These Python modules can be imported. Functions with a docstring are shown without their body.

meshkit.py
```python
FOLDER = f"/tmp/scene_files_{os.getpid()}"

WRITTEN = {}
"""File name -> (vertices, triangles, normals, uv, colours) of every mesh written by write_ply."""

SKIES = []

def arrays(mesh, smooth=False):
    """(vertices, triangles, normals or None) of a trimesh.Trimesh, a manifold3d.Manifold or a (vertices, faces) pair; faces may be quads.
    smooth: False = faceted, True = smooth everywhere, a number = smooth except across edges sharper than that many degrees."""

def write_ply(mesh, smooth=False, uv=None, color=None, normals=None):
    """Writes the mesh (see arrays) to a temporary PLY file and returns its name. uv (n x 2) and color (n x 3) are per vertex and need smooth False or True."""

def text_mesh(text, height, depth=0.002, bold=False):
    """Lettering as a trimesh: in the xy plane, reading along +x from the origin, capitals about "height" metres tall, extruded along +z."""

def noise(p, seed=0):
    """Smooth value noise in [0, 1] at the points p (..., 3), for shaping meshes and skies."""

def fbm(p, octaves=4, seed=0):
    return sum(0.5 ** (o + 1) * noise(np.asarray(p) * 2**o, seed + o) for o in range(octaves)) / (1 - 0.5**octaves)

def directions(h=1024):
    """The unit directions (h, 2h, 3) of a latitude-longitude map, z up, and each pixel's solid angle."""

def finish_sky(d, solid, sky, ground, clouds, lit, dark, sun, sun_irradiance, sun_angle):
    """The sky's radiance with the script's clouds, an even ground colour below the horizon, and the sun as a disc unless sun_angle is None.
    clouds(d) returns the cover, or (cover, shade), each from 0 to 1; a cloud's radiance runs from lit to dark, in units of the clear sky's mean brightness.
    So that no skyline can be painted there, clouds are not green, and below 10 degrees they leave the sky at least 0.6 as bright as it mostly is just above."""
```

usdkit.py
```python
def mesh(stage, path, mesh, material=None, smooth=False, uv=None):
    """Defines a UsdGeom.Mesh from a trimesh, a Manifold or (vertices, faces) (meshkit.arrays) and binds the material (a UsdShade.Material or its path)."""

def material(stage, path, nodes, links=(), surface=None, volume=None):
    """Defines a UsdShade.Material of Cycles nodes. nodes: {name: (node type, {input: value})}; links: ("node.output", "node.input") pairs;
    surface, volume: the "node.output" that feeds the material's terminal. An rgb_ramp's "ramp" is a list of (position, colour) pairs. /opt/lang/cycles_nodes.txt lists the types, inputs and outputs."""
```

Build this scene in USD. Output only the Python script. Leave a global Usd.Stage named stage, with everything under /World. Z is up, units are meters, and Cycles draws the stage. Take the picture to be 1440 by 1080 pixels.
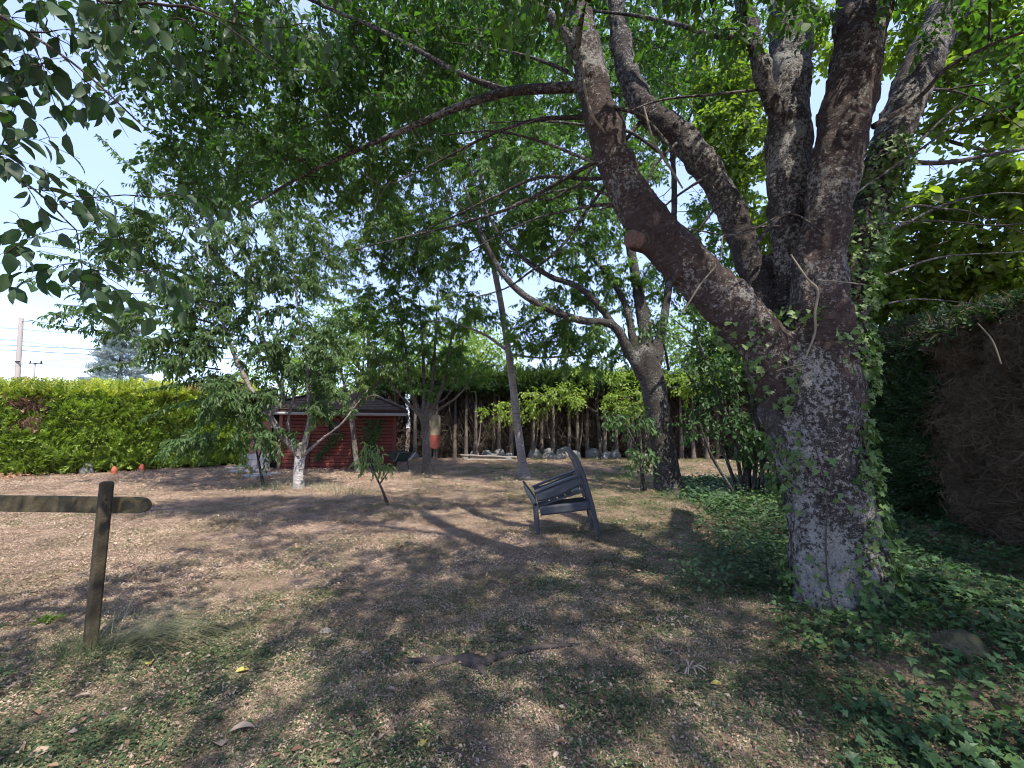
import math, random
import numpy as np
import trimesh
import meshkit, usdkit
from meshkit import noise, fbm
from scipy.spatial import cKDTree
from scipy.spatial.transform import Rotation as R
from pxr import Usd, UsdGeom, UsdLux, UsdShade, Sdf, Gf, Vt

stage = Usd.Stage.CreateInMemory()
UsdGeom.SetStageUpAxis(stage, 'Z')
UsdGeom.SetStageMetersPerUnit(stage, 1.0)
W = UsdGeom.Xform.Define(stage, '/World')
stage.SetDefaultPrim(W.GetPrim())
random.seed(7)
RNG = np.random.default_rng(7)

# ------------------------------------------------------------------ camera, sky, sun, exposure
F = 600.0                      # focal length in pixels of the 1440 wide photograph
CAM = np.array([0.0, 0.0, 1.5])
PITCH = math.atan(60 / 600.0)
FWD = np.array([0, math.cos(PITCH), math.sin(PITCH)])
UPV = np.array([0, -math.sin(PITCH), math.cos(PITCH)])
cam = UsdGeom.Camera.Define(stage, '/World/camera')
cam.CreateHorizontalApertureAttr(36.0)
cam.CreateVerticalApertureAttr(27.0)
cam.CreateFocalLengthAttr(36.0 * F / 1440)
cam.CreateClippingRangeAttr(Gf.Vec2f(0.05, 2000))
cam.CreateExposureAttr(2.28)
UsdGeom.Xformable(cam).AddTransformOp().Set(Gf.Matrix4d(
    1, 0, 0, 0, 0, UPV[1], UPV[2], 0, 0, -FWD[1], -FWD[2], 0, CAM[0], CAM[1], CAM[2], 1))

SUN_EL = math.radians(58)
SUN_AZ = math.atan2(0.48, -0.88)          # towards the sun, from +y towards +x
SUND = np.array([math.sin(SUN_AZ) * math.cos(SUN_EL), math.cos(SUN_AZ) * math.cos(SUN_EL), math.sin(SUN_EL)])
SKY_STRENGTH, SUN_INTENSITY = 0.15, 0.5
skym = usdkit.material(stage, '/World/Looks/sky_look', {
    's': ('sky_texture', {'sky_type': 'single_scattering', 'sun_disc': False, 'sun_elevation': SUN_EL, 'sun_rotation': SUN_AZ,
                          'air_density': 0.85, 'aerosol_density': 0.35, 'ozone_density': 2.0}),
    'tc': ('texture_coordinate', {}), 'mp': ('mapping', {'scale': (1.0, 1.0, 3.2)}),
    'n': ('noise_texture', {'scale': 1.6, 'detail': 6.0, 'roughness': 0.6, 'distortion': 0.4}), 'r': ('rgb_ramp', {'ramp': [(0.36, (.60, .60, .60)), (0.72, (.82, .82, .82))]}),
    'ti': ('mix', {'mix_type': 'multiply', 'fac': 1.0, 'color2': (0.98, 0.93, 1.0)}),
    'v': ('mix', {'color2': (0.92, 1.12, 1.85)}),
    'b': ('background_shader', {'strength': SKY_STRENGTH})},
    [('tc.generated', 'mp.vector'), ('mp.vector', 'n.vector'), ('n.fac', 'r.fac'), ('r.color', 'v.fac'), ('s.color', 'ti.color1'), ('ti.color', 'v.color1'), ('v.color', 'b.color')], surface='b.background')
dome = UsdLux.DomeLight.Define(stage, '/World/sky')
UsdShade.MaterialBindingAPI.Apply(dome.GetPrim()).Bind(skym)
dome.GetPrim().SetCustomDataByKey('kind', 'structure')
dome.GetPrim().SetCustomDataByKey('label', 'clear pale blue summer sky')
sun = UsdLux.DistantLight.Define(stage, '/World/sun')
sun.CreateNormalizeAttr(True)
sun.CreateIntensityAttr(SUN_INTENSITY)
sun.CreateAngleAttr(0.7)
sun.CreateColorAttr(Gf.Vec3f(1.0, 0.94, 0.84))
q = Gf.Rotation(Gf.Vec3d(0, 0, -1), Gf.Vec3d(*(-SUND).tolist()))
UsdGeom.Xformable(sun).AddTransformOp().Set(Gf.Matrix4d(q, Gf.Vec3d(0, 0, 30)))


def P(px, py, Y):
    """The world point at forward distance Y that stands at this place of the photograph."""
    d = np.array([(px - 720) / F, 0, 0]) + UPV * ((540 - py) / F) + FWD
    return CAM + d * (Y / d[1])


def G(px, py):
    d = np.array([(px - 720) / F, 0, 0]) + UPV * ((540 - py) / F) + FWD
    return CAM + d * (-CAM[2] / d[2])


def depth(p):
    return (np.asarray(p) - CAM) @ FWD


def project(p):
    p = np.asarray(p) - CAM
    z = p @ FWD
    return 720 + F * p[..., 0] / z, 540 - F * (p @ UPV) / z, z


def norm(v):
    v = np.asarray(v, float)
    return v / np.maximum(np.linalg.norm(v, axis=-1, keepdims=True), 1e-9)


# ------------------------------------------------------------------ materials
MATS = {}


def mat(name, nodes, links, surface):
    MATS[name] = usdkit.material(stage, '/World/Looks/' + name, nodes, links, surface=surface)
    return MATS[name]


def leaf_mat(name, cols, trans=(0.16, 0.26, 0.04), fac=0.4, rough=0.5, spec=0.25):
    """Leaf: colour differs from leaf to leaf, light passes through."""
    n = len(cols)
    ramp = [(i / max(n - 1, 1), c) for i, c in enumerate(cols)]
    return mat(name, {
        'g': ('geometry', {}), 'o': ('object_info', {}), 'add': ('math', {'math_type': 'add'}), 'fr': ('math', {'math_type': 'fraction'}),
        'r': ('rgb_ramp', {'ramp': ramp}),
        'nz': ('noise_texture', {'scale': 1.3, 'detail': 2.0}), 'mr': ('map_range', {'from_min': 0.3, 'from_max': 0.7, 'to_min': 0.75, 'to_max': 1.25}),
        'hv': ('hsv', {'saturation': 0.9}),
        'tr': ('mix', {'mix_type': 'multiply', 'fac': 1.0, 'color2': tuple(t * 6.5 for t in trans)}),
        'p': ('principled_bsdf', {'roughness': rough, 'specular_ior_level': spec}),
        't': ('translucent_bsdf', {}), 'm': ('mix_closure', {'fac': fac})},
        [('g.random_per_island', 'add.value1'), ('o.random', 'add.value2'), ('add.value', 'fr.value1'), ('fr.value', 'r.fac'),
         ('g.position', 'nz.vector'), ('nz.fac', 'mr.value'), ('mr.result', 'hv.value'), ('r.color', 'hv.color'),
         ('hv.color', 'p.base_color'), ('hv.color', 'tr.color1'), ('tr.color', 't.color'),
         ('p.BSDF', 'm.closure1'), ('t.BSDF', 'm.closure2')], 'm.closure')


def plain(name, col, rough=0.7, spec=0.3, var=0.25, scale=6.0, bump=0.0, metal=0.0, col2=None, bscale=None, island=0.0):
    col2 = col2 or tuple(c * (1 - var) for c in col)
    nodes = {'g': ('geometry', {}), 'n': ('noise_texture', {'scale': scale, 'detail': 5.0, 'roughness': 0.6}),
             'r': ('rgb_ramp', {'ramp': [(0.3, col2), (0.7, col)]}),
             'p': ('principled_bsdf', {'roughness': rough, 'specular_ior_level': spec, 'metallic': metal}),
             'ri': ('map_range', {'to_min': 1 - island, 'to_max': 1 + island}), 'hv': ('hsv', {})}
    links = [('g.position', 'n.vector'), ('n.fac', 'r.fac'), ('g.random_per_island', 'ri.value'), ('ri.result', 'hv.value'), ('r.color', 'hv.color'), ('hv.color', 'p.base_color')]
    if bump:
        nodes['n2'] = ('noise_texture', {'scale': bscale or scale * 4, 'detail': 4.0})
        nodes['b'] = ('bump', {'strength': bump, 'distance': 0.01})
        links += [('g.position', 'n2.vector'), ('n2.fac', 'b.height'), ('b.normal', 'p.normal')]
    return mat(name, nodes, links, 'p.BSDF')


def bark(name, dark, mid, lichen, lichen_at=0.56, band=70.0, lscale=30.0, ridge=0.9, across=9.0, crack=0.6):
    """Cherry bark: fine bands round the limb (primvar st.x = metres along it), dark cracks, crisp pale lichen flecks."""
    return mat(name, {
        'g': ('geometry', {}), 'uv': ('uvmap', {'attribute': 'st'}), 'sx': ('separate_xyz', {}), 'sp': ('vector_math', {'math_type': 'scale', 'scale': across}),
        'cm': ('combine_xyz', {}), 'mu': ('math', {'math_type': 'multiply', 'value2': band}), 'ad': ('vector_math', {'math_type': 'add'}),
        'nb': ('noise_texture', {'scale': 1.0, 'detail': 4.0, 'roughness': 0.65}),
        'rb': ('rgb_ramp', {'ramp': [(0.30, dark), (0.52, mid), (0.75, tuple(min(1, c * 1.7) for c in mid))]}),
        'vs': ('vector_math', {'math_type': 'multiply', 'vector2': (0.9, 0.9, 0.9)}), 'nd': ('noise_texture', {'scale': 9.0, 'detail': 3.0}), 'dv': ('vector_math', {'math_type': 'multiply_add', 'vector2': (0.09, 0.09, 0.09)}),
        'vo': ('voronoi_texture', {'feature': 'distance_to_edge', 'scale': 26.0}), 'rv': ('rgb_ramp', {'ramp': [(0.0, (1 - crack,) * 3), (0.10, (1, 1, 1))]}),
        'mc': ('mix', {'mix_type': 'multiply', 'fac': 1.0}),
        'nl': ('noise_texture', {'scale': lscale, 'detail': 9.0, 'roughness': 0.78}), 'nl2': ('noise_texture', {'scale': 2.2, 'detail': 3.0}),
        'la': ('math', {'math_type': 'multiply', 'value2': 0.28}), 'ls': ('math', {'math_type': 'add'}), 'lh': ('math', {'math_type': 'multiply', 'value2': 0.72}),
        'rl': ('rgb_ramp', {'ramp': [(lichen_at - 0.008, (0, 0, 0)), (lichen_at + 0.014, (1, 1, 1))]}),
        'nc': ('noise_texture', {'scale': 90.0, 'detail': 3.0}), 'rc': ('rgb_ramp', {'ramp': [(0.3, tuple(c * 0.45 for c in lichen)), (0.7, lichen)]}),
        'mx': ('mix', {}), 'hs': ('math', {'math_type': 'multiply_add', 'value2': 0.7}), 'h2': ('math', {'math_type': 'multiply_add', 'value2': 0.35}), 'vb': ('rgb_to_bw', {}),
        'b': ('bump', {'strength': ridge, 'distance': 0.016}),
        'p': ('principled_bsdf', {'roughness': 0.85, 'specular_ior_level': 0.2})},
        [('uv.UV', 'sx.vector'), ('g.position', 'sp.vector1'), ('sx.x', 'mu.value1'), ('mu.value', 'cm.x'), ('sp.vector', 'ad.vector1'), ('cm.vector', 'ad.vector2'),
         ('ad.vector', 'nb.vector'), ('nb.fac', 'rb.fac'), ('g.position', 'nl.vector'), ('g.position', 'nl2.vector'), ('g.position', 'nc.vector'),
         ('g.position', 'nd.vector'), ('nd.color', 'dv.vector1'), ('g.position', 'dv.vector3'), ('dv.vector', 'vo.vector'), ('vo.distance', 'rv.fac'),
         ('rb.color', 'mc.color1'), ('rv.color', 'mc.color2'),
         ('nl2.fac', 'la.value1'), ('la.value', 'ls.value1'), ('nl.fac', 'lh.value1'), ('lh.value', 'ls.value2'), ('ls.value', 'rl.fac'), ('nc.fac', 'rc.fac'),
         ('rl.color', 'mx.fac'), ('mc.color', 'mx.color1'), ('rc.color', 'mx.color2'), ('mx.color', 'p.base_color'),
         ('nb.fac', 'hs.value1'), ('nl.fac', 'hs.value3'), ('rv.color', 'vb.color'), ('vb.val', 'h2.value1'), ('hs.value', 'h2.value3'), ('h2.value', 'b.height'), ('b.normal', 'p.normal')], 'p.BSDF')


bark('cherry_bark', (0.018, 0.015, 0.0135), (0.046, 0.037, 0.033), (0.22, 0.21, 0.19), 0.532)
bark('red_bark', (0.020, 0.014, 0.012), (0.048, 0.033, 0.028), (0.22, 0.21, 0.19), 0.540, band=85, crack=0.35)
bark('cherry_bark_lichen', (0.018, 0.015, 0.0135), (0.050, 0.042, 0.038), (0.27, 0.26, 0.235), 0.507, across=14)
bark('grey_bark', (0.018, 0.015, 0.013), (0.050, 0.042, 0.037), (0.22, 0.22, 0.20), 0.545, band=40, across=16)
bark('pale_bark', (0.060, 0.050, 0.043), (0.20, 0.17, 0.15), (0.36, 0.35, 0.31), 0.54, band=60, across=10, crack=0.2)
bark('brown_bark', (0.045, 0.036, 0.030), (0.115, 0.092, 0.078), (0.27, 0.26, 0.22), 0.55, band=40, across=16)
bark('white_bark', (0.16, 0.13, 0.12), (0.40, 0.36, 0.34), (0.52, 0.50, 0.48), 0.5, band=30, across=14)
bark('conifer_bark', (0.05, 0.042, 0.034), (0.15, 0.125, 0.105), (0.25, 0.23, 0.20), 0.57, band=25, across=20)
plain('twig_bark', (0.055, 0.042, 0.034), 0.8, 0.2, 0.4, 9)
plain('pale_twig', (0.20, 0.17, 0.12), 0.8, 0.2, 0.4, 9)
plain('deadwood', (0.20, 0.16, 0.13), 0.9, 0.1, 0.5, 5, island=0.5)
plain('dead_spray', (0.29, 0.22, 0.15), 0.9, 0.1, 0.5, 3, island=0.5)
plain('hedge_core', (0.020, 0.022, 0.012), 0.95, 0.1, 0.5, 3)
plain('dead_needles', (0.56, 0.36, 0.26), 0.9, 0.1, 0.4, 3, island=0.3)
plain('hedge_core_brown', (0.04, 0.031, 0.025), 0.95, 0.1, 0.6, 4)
leaf_mat('cherry_leaf', [(0.05, 0.095, 0.026), (0.065, 0.125, 0.034), (0.085, 0.15, 0.04), (0.105, 0.17, 0.045)], (0.18, 0.27, 0.05), 0.48)
leaf_mat('peach_leaf', [(0.075, 0.125, 0.042), (0.10, 0.16, 0.052), (0.12, 0.18, 0.056), (0.14, 0.205, 0.058), (0.13, 0.18, 0.066), (0.105, 0.17, 0.05), (0.24, 0.19, 0.06)], (0.18, 0.26, 0.06), 0.42, 0.5, 0.3)
leaf_mat('orchard_leaf', [(0.07, 0.12, 0.032), (0.095, 0.155, 0.04), (0.12, 0.185, 0.045), (0.145, 0.21, 0.05)], (0.19, 0.28, 0.05), 0.48)
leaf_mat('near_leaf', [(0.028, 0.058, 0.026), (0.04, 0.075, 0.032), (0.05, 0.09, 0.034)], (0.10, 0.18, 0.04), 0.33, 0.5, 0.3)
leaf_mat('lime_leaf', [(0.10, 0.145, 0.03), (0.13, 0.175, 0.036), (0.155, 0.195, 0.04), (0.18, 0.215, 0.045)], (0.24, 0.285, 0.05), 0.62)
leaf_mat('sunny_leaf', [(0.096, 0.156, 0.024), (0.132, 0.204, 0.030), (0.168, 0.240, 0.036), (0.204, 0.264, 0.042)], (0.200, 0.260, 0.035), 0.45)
leaf_mat('shrub_leaf', [(0.042, 0.084, 0.026), (0.060, 0.120, 0.036), (0.078, 0.144, 0.036)], (0.140, 0.220, 0.040), 0.35)
leaf_mat('ivy_leaf', [(0.018, 0.05, 0.018), (0.03, 0.075, 0.024), (0.04, 0.09, 0.028), (0.055, 0.11, 0.03), (0.085, 0.14, 0.035)], (0.10, 0.18, 0.035), 0.2, 0.5, 0.25)
leaf_mat('weed_leaf', [(0.045, 0.075, 0.032), (0.06, 0.10, 0.042), (0.08, 0.12, 0.05)], (0.13, 0.20, 0.05), 0.3, 0.6, 0.2)
leaf_mat('hedge_leaf', [(0.17, 0.245, 0.038), (0.22, 0.31, 0.045), (0.26, 0.35, 0.05), (0.32, 0.39, 0.06)], (0.18, 0.22, 0.03), 0.25, 0.6, 0.25)
leaf_mat('hedge_leaf_tip', [(0.30, 0.35, 0.045), (0.36, 0.40, 0.05), (0.40, 0.42, 0.055)], (0.2, 0.22, 0.03), 0.25, 0.6, 0.25)
leaf_mat('hedge_leaf_dark', [(0.022, 0.045, 0.016), (0.03, 0.06, 0.022), (0.04, 0.075, 0.025)], (0.12, 0.18, 0.04), 0.25, 0.6, 0.25)
leaf_mat('conifer_leaf', [(0.05, 0.085, 0.022), (0.07, 0.11, 0.027), (0.095, 0.14, 0.032)], (0.15, 0.2, 0.04), 0.25, 0.6, 0.25)
leaf_mat('spruce_needle', [(0.24, 0.29, 0.29), (0.32, 0.37, 0.37), (0.40, 0.45, 0.45)], (0.15, 0.2, 0.15), 0.15, 0.7, 0.2)
leaf_mat('grass_dry', [(0.36, 0.26, 0.18), (0.42, 0.31, 0.22), (0.47, 0.36, 0.265), (0.31, 0.215, 0.15), (0.22, 0.145, 0.105)], (0.15, 0.12, 0.08), 0.2, 0.8, 0.1)
leaf_mat('grass_olive', [(0.19, 0.165, 0.09), (0.24, 0.205, 0.115), (0.28, 0.23, 0.14), (0.15, 0.14, 0.075)], (0.15, 0.16, 0.06), 0.25, 0.8, 0.1)
leaf_mat('grass_green', [(0.055, 0.08, 0.034), (0.08, 0.11, 0.045), (0.11, 0.14, 0.055), (0.15, 0.17, 0.075)], (0.14, 0.2, 0.05), 0.3, 0.7, 0.15)
leaf_mat('grass_long', [(0.17, 0.185, 0.095), (0.22, 0.225, 0.125), (0.27, 0.26, 0.155), (0.31, 0.28, 0.17)], (0.15, 0.2, 0.1), 0.3, 0.6, 0.3)
leaf_mat('litter_brown', [(0.16, 0.075, 0.045), (0.22, 0.12, 0.07), (0.30, 0.19, 0.12), (0.12, 0.06, 0.04), (0.36, 0.25, 0.18)], (0.15, 0.08, 0.04), 0.2, 0.8, 0.15)
leaf_mat('litter_orange', [(0.34, 0.19, 0.10), (0.30, 0.16, 0.09)], (0.2, 0.1, 0.03), 0.25, 0.7, 0.2)
leaf_mat('litter_yellow', [(0.50, 0.38, 0.07), (0.46, 0.36, 0.06)], (0.2, 0.15, 0.03), 0.25, 0.6, 0.3)
leaf_mat('litter_pale', [(0.36, 0.29, 0.22), (0.33, 0.25, 0.19)], (0.15, 0.13, 0.1), 0.2, 0.8, 0.15)
plain('soil', (0.13, 0.095, 0.07), 0.95, 0.1, 0.35, 25)
plain('post_wood', (0.070, 0.056, 0.036), 0.85, 0.15, 0.4, 14, bump=0.6, col2=(0.030, 0.025, 0.016), bscale=60)
plain('rail_wood', (0.105, 0.090, 0.050), 0.85, 0.15, 0.4, 9, bump=0.6, col2=(0.048, 0.038, 0.022), bscale=50)
plain('dark_plastic', (0.027, 0.032, 0.042), 0.42, 0.5, 0.2, 10, bump=0.12, col2=(0.042, 0.047, 0.056), bscale=120)
plain('red_board', (0.21, 0.044, 0.031), 0.6, 0.35, 0.4, 5, bump=0.3, island=0.22)
plain('pink_board', (0.42, 0.20, 0.17), 0.75, 0.2, 0.3, 6, bump=0.3, island=0.15)
plain('pale_block', (0.46, 0.42, 0.40), 0.85, 0.15, 0.25, 5, bump=0.4, island=0.12)
plain('shingle', (0.14, 0.085, 0.065), 0.9, 0.1, 0.4, 5, col2=(0.085, 0.07, 0.045), island=0.3)
plain('white_trim', (0.30, 0.28, 0.26), 0.6, 0.3, 0.15, 6)
plain('dark_trim', (0.05, 0.03, 0.026), 0.6, 0.3, 0.15, 6)
plain('window_dark', (0.010, 0.012, 0.016), 0.12, 0.5, 0.1, 3)
plain('interior_dark', (0.012, 0.010, 0.010), 0.9, 0.1, 0.1, 3)
plain('stone', (0.18, 0.176, 0.174), 0.9, 0.15, 0.3, 6, bump=0.6)
plain('mossy_stone', (0.062, 0.055, 0.042), 0.95, 0.1, 0.5, 16, bump=0.9, col2=(0.035, 0.042, 0.02))
plain('concrete_pole', (0.36, 0.32, 0.29), 0.85, 0.2, 0.15, 4)
plain('metal_pole', (0.50, 0.51, 0.54), 0.55, 0.4, 0.1, 3)
plain('wire_black', (0.035, 0.035, 0.04), 0.6, 0.3, 0.1, 3)
plain('terracotta', (0.34, 0.095, 0.06), 0.8, 0.2, 0.25, 12)
plain('faded_beige', (0.26, 0.21, 0.14), 0.7, 0.3, 0.3, 5)
plain('faded_red', (0.30, 0.075, 0.055), 0.6, 0.35, 0.25, 5)
plain('pale_plank', (0.22, 0.19, 0.165), 0.85, 0.15, 0.3, 8)
plain('cut_wood', (0.19, 0.115, 0.09), 0.9, 0.1, 0.3, 60, bump=0.9, col2=(0.07, 0.05, 0.042))
plain('green_tub', (0.02, 0.035, 0.03), 0.5, 0.4, 0.2, 8)
plain('rubber', (0.015, 0.015, 0.015), 0.8, 0.2, 0.1, 8)
plain('flagstone', (0.34, 0.33, 0.34), 0.9, 0.15, 0.25, 4, bump=0.3)
plain('root_bark', (0.085, 0.07, 0.062), 0.9, 0.1, 0.5, 20, bump=0.8)
mat('ground_look', {
    'g': ('geometry', {}), 'n1': ('noise_texture', {'scale': 0.55, 'detail': 4.0, 'roughness': 0.6}), 'n2': ('noise_texture', {'scale': 38.0, 'detail': 5.0, 'roughness': 0.7}),
    'r1': ('rgb_ramp', {'ramp': [(0.35, (0.15, 0.11, 0.078)), (0.5, (0.22, 0.155, 0.115)), (0.65, (0.29, 0.205, 0.158))]}),
    'r2': ('rgb_ramp', {'ramp': [(0.25, (0.35, 0.33, 0.30)), (0.5, (0.85, 0.85, 0.85)), (0.75, (1.25, 1.2, 1.15))]}),
    'm': ('mix', {'mix_type': 'multiply', 'fac': 1.0}),
    'b': ('bump', {'strength': 0.8, 'distance': 0.03}), 'p': ('principled_bsdf', {'roughness': 0.95, 'specular_ior_level': 0.1})},
    [('g.position', 'n1.vector'), ('g.position', 'n2.vector'), ('n1.fac', 'r1.fac'), ('n2.fac', 'r2.fac'), ('r1.color', 'm.color1'), ('r2.color', 'm.color2'),
     ('m.color', 'p.base_color'), ('n2.fac', 'b.height'), ('b.normal', 'p.normal')], 'p.BSDF')

# ------------------------------------------------------------------ scene helpers
USED = {}


def numbered(parent, name):
    k = USED.get((parent, name), 0)
    USED[(parent, name)] = k + 1
    return f'{parent}/{name}' + (f'_{k:03d}' if k else '')


def tag(p, label=None, cat=None, group=None, kind=None):
    p = p.GetPrim() if hasattr(p, 'GetPrim') else p
    for k, v in (('label', label), ('category', cat), ('group', group), ('kind', kind)):
        if v:
            p.SetCustomDataByKey(k, v)
    return p


def put(name, V, Fc, material, parent=None, smooth=False, st=None, label=None, kind=None):
    """One Mesh prim under parent (a prim) or /World."""
    root = str(parent.GetPath()) if parent else '/World'
    path = numbered(root, name)
    m = UsdGeom.Mesh.Define(stage, path)
    V = np.ascontiguousarray(V, np.float32)
    Fc = np.ascontiguousarray(Fc, np.int32)
    m.CreatePointsAttr(Vt.Vec3fArray.FromNumpy(V))
    m.CreateFaceVertexCountsAttr(Vt.IntArray.FromNumpy(np.full(len(Fc), Fc.shape[1], np.int32)))
    m.CreateFaceVertexIndicesAttr(Vt.IntArray.FromNumpy(Fc.ravel()))
    m.CreateSubdivisionSchemeAttr('none')
    if smooth:
        N = vnormals(V, Fc)
        m.CreateNormalsAttr(Vt.Vec3fArray.FromNumpy(N.astype(np.float32)))
        m.SetNormalsInterpolation('vertex')
    if st is not None:
        UsdGeom.PrimvarsAPI(m).CreatePrimvar('st', Sdf.ValueTypeNames.TexCoord2fArray, 'vertex').Set(Vt.Vec2fArray.FromNumpy(np.ascontiguousarray(st, np.float32)))
    UsdShade.MaterialBindingAPI.Apply(m.GetPrim()).Bind(MATS[material])
    return tag(m, label=label, kind=kind)


def vnormals(V, Fc):
    n = np.zeros((len(V), 3))
    fn = np.cross(V[Fc[:, 1]] - V[Fc[:, 0]], V[Fc[:, 2]] - V[Fc[:, 0]])
    for k in range(Fc.shape[1]):
        np.add.at(n, Fc[:, k], fn)
    return norm(n)


def tm(mesh):
    return np.array(mesh.vertices), np.array(mesh.faces)


def thing(name, label, cat, loc=(0, 0, 0), rz=0.0, group=None, kind=None):
    x = UsdGeom.Xform.Define(stage, numbered('/World', name))
    x.AddTranslateOp().Set(Gf.Vec3d(*map(float, loc)))
    if rz:
        x.AddRotateZOp().Set(math.degrees(rz))
    return tag(x, label, cat, group, kind)


def dup(src, loc, rz=0.0, label=None, group=None, scale=None):
    was = src.GetCustomData()
    base = src.GetName()
    if base[-4:-3] == '_' and base[-3:].isdigit():
        base = base[:-4]
    x = UsdGeom.Xform.Define(stage, numbered('/World', base))
    x.GetPrim().GetReferences().AddInternalReference(src.GetPath())
    x.GetPrim().SetInstanceable(True)
    x.ClearXformOpOrder()
    x.MakeMatrixXform().Set(Gf.Matrix4d(
        *(np.block([[np.diag([scale or 1.0] * 3) @ R.from_euler('z', rz).as_matrix().T, np.zeros((3, 1))], [np.array(loc, float).reshape(1, 3), np.ones((1, 1))]]).ravel().tolist())))
    return tag(x, label or was['label'], was['category'], group or was.get('group'))


class MB:
    """Collects pieces into one mesh."""
    def __init__(s):
        s.v, s.f, s.st, s.n = [], [], [], 0

    def add(s, V, Fc, st=None):
        s.v.append(np.asarray(V, float)); s.f.append(np.asarray(Fc, int) + s.n); s.n += len(V)
        s.st.append(np.zeros((len(V), 2)) if st is None else st)
        return s

    def out(s):
        return np.vstack(s.v), np.vstack(s.f), np.vstack(s.st)


def box(cx, cy, cz, sx, sy, sz, rz=0.0, bevel=0.0):
    """A box, its long edges chamfered when bevel > 0."""
    if bevel:
        a, b, c = sx / 2, sy / 2, sz / 2
        pts = [(i * (a - bevel * (k != 0)), j * (b - bevel * (k != 1)), l * (c - bevel * (k != 2))) for i in (-1, 1) for j in (-1, 1) for l in (-1, 1) for k in range(3)]
        m = trimesh.convex.convex_hull(np.array(pts))
    else:
        m = trimesh.creation.box([sx, sy, sz])
    V, Fc = tm(m)
    if rz:
        V = V @ R.from_euler('z', rz).as_matrix().T
    return V + [cx, cy, cz], Fc


def beam(a, b, w, h, up=(0, 0, 1), bevel=0.004):
    """A squared bar from a to b: w across, h along up."""
    a, b = np.asarray(a, float), np.asarray(b, float)
    d = norm(b - a); s = norm(np.cross(d, up)); u = np.cross(s, d)
    V, Fc = box(0, 0, 0, np.linalg.norm(b - a), w, h, bevel=bevel)
    return V[:, :1] * d + V[:, 1:2] * s + V[:, 2:] * u + (a + b) / 2, Fc


def smooth_path(pts, step):
    """Catmull-Rom through rows of numbers (xyz first), resampled about every step metres."""
    pts = np.asarray(pts, float)
    if len(pts) == 2:
        n = max(2, int(np.linalg.norm(pts[1, :3] - pts[0, :3]) / step) + 1)
        return pts[0] + (pts[1] - pts[0]) * np.linspace(0, 1, n)[:, None]
    e = np.vstack([2 * pts[0] - pts[1], pts, 2 * pts[-1] - pts[-2]])
    out = []
    for i in range(1, len(e) - 2):
        n = max(1, int(round(np.linalg.norm(e[i + 1, :3] - e[i, :3]) / step)))
        t = (np.arange(n) / n)[:, None]
        a, b, c, d = e[i - 1], e[i], e[i + 1], e[i + 2]
        out.append(0.5 * (2 * b + (c - a) * t + (2 * a - 5 * b + 4 * c - d) * t ** 2 + (3 * b - a - 3 * c + d) * t ** 3))
    return np.vstack(out + [pts[-1:]])


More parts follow.
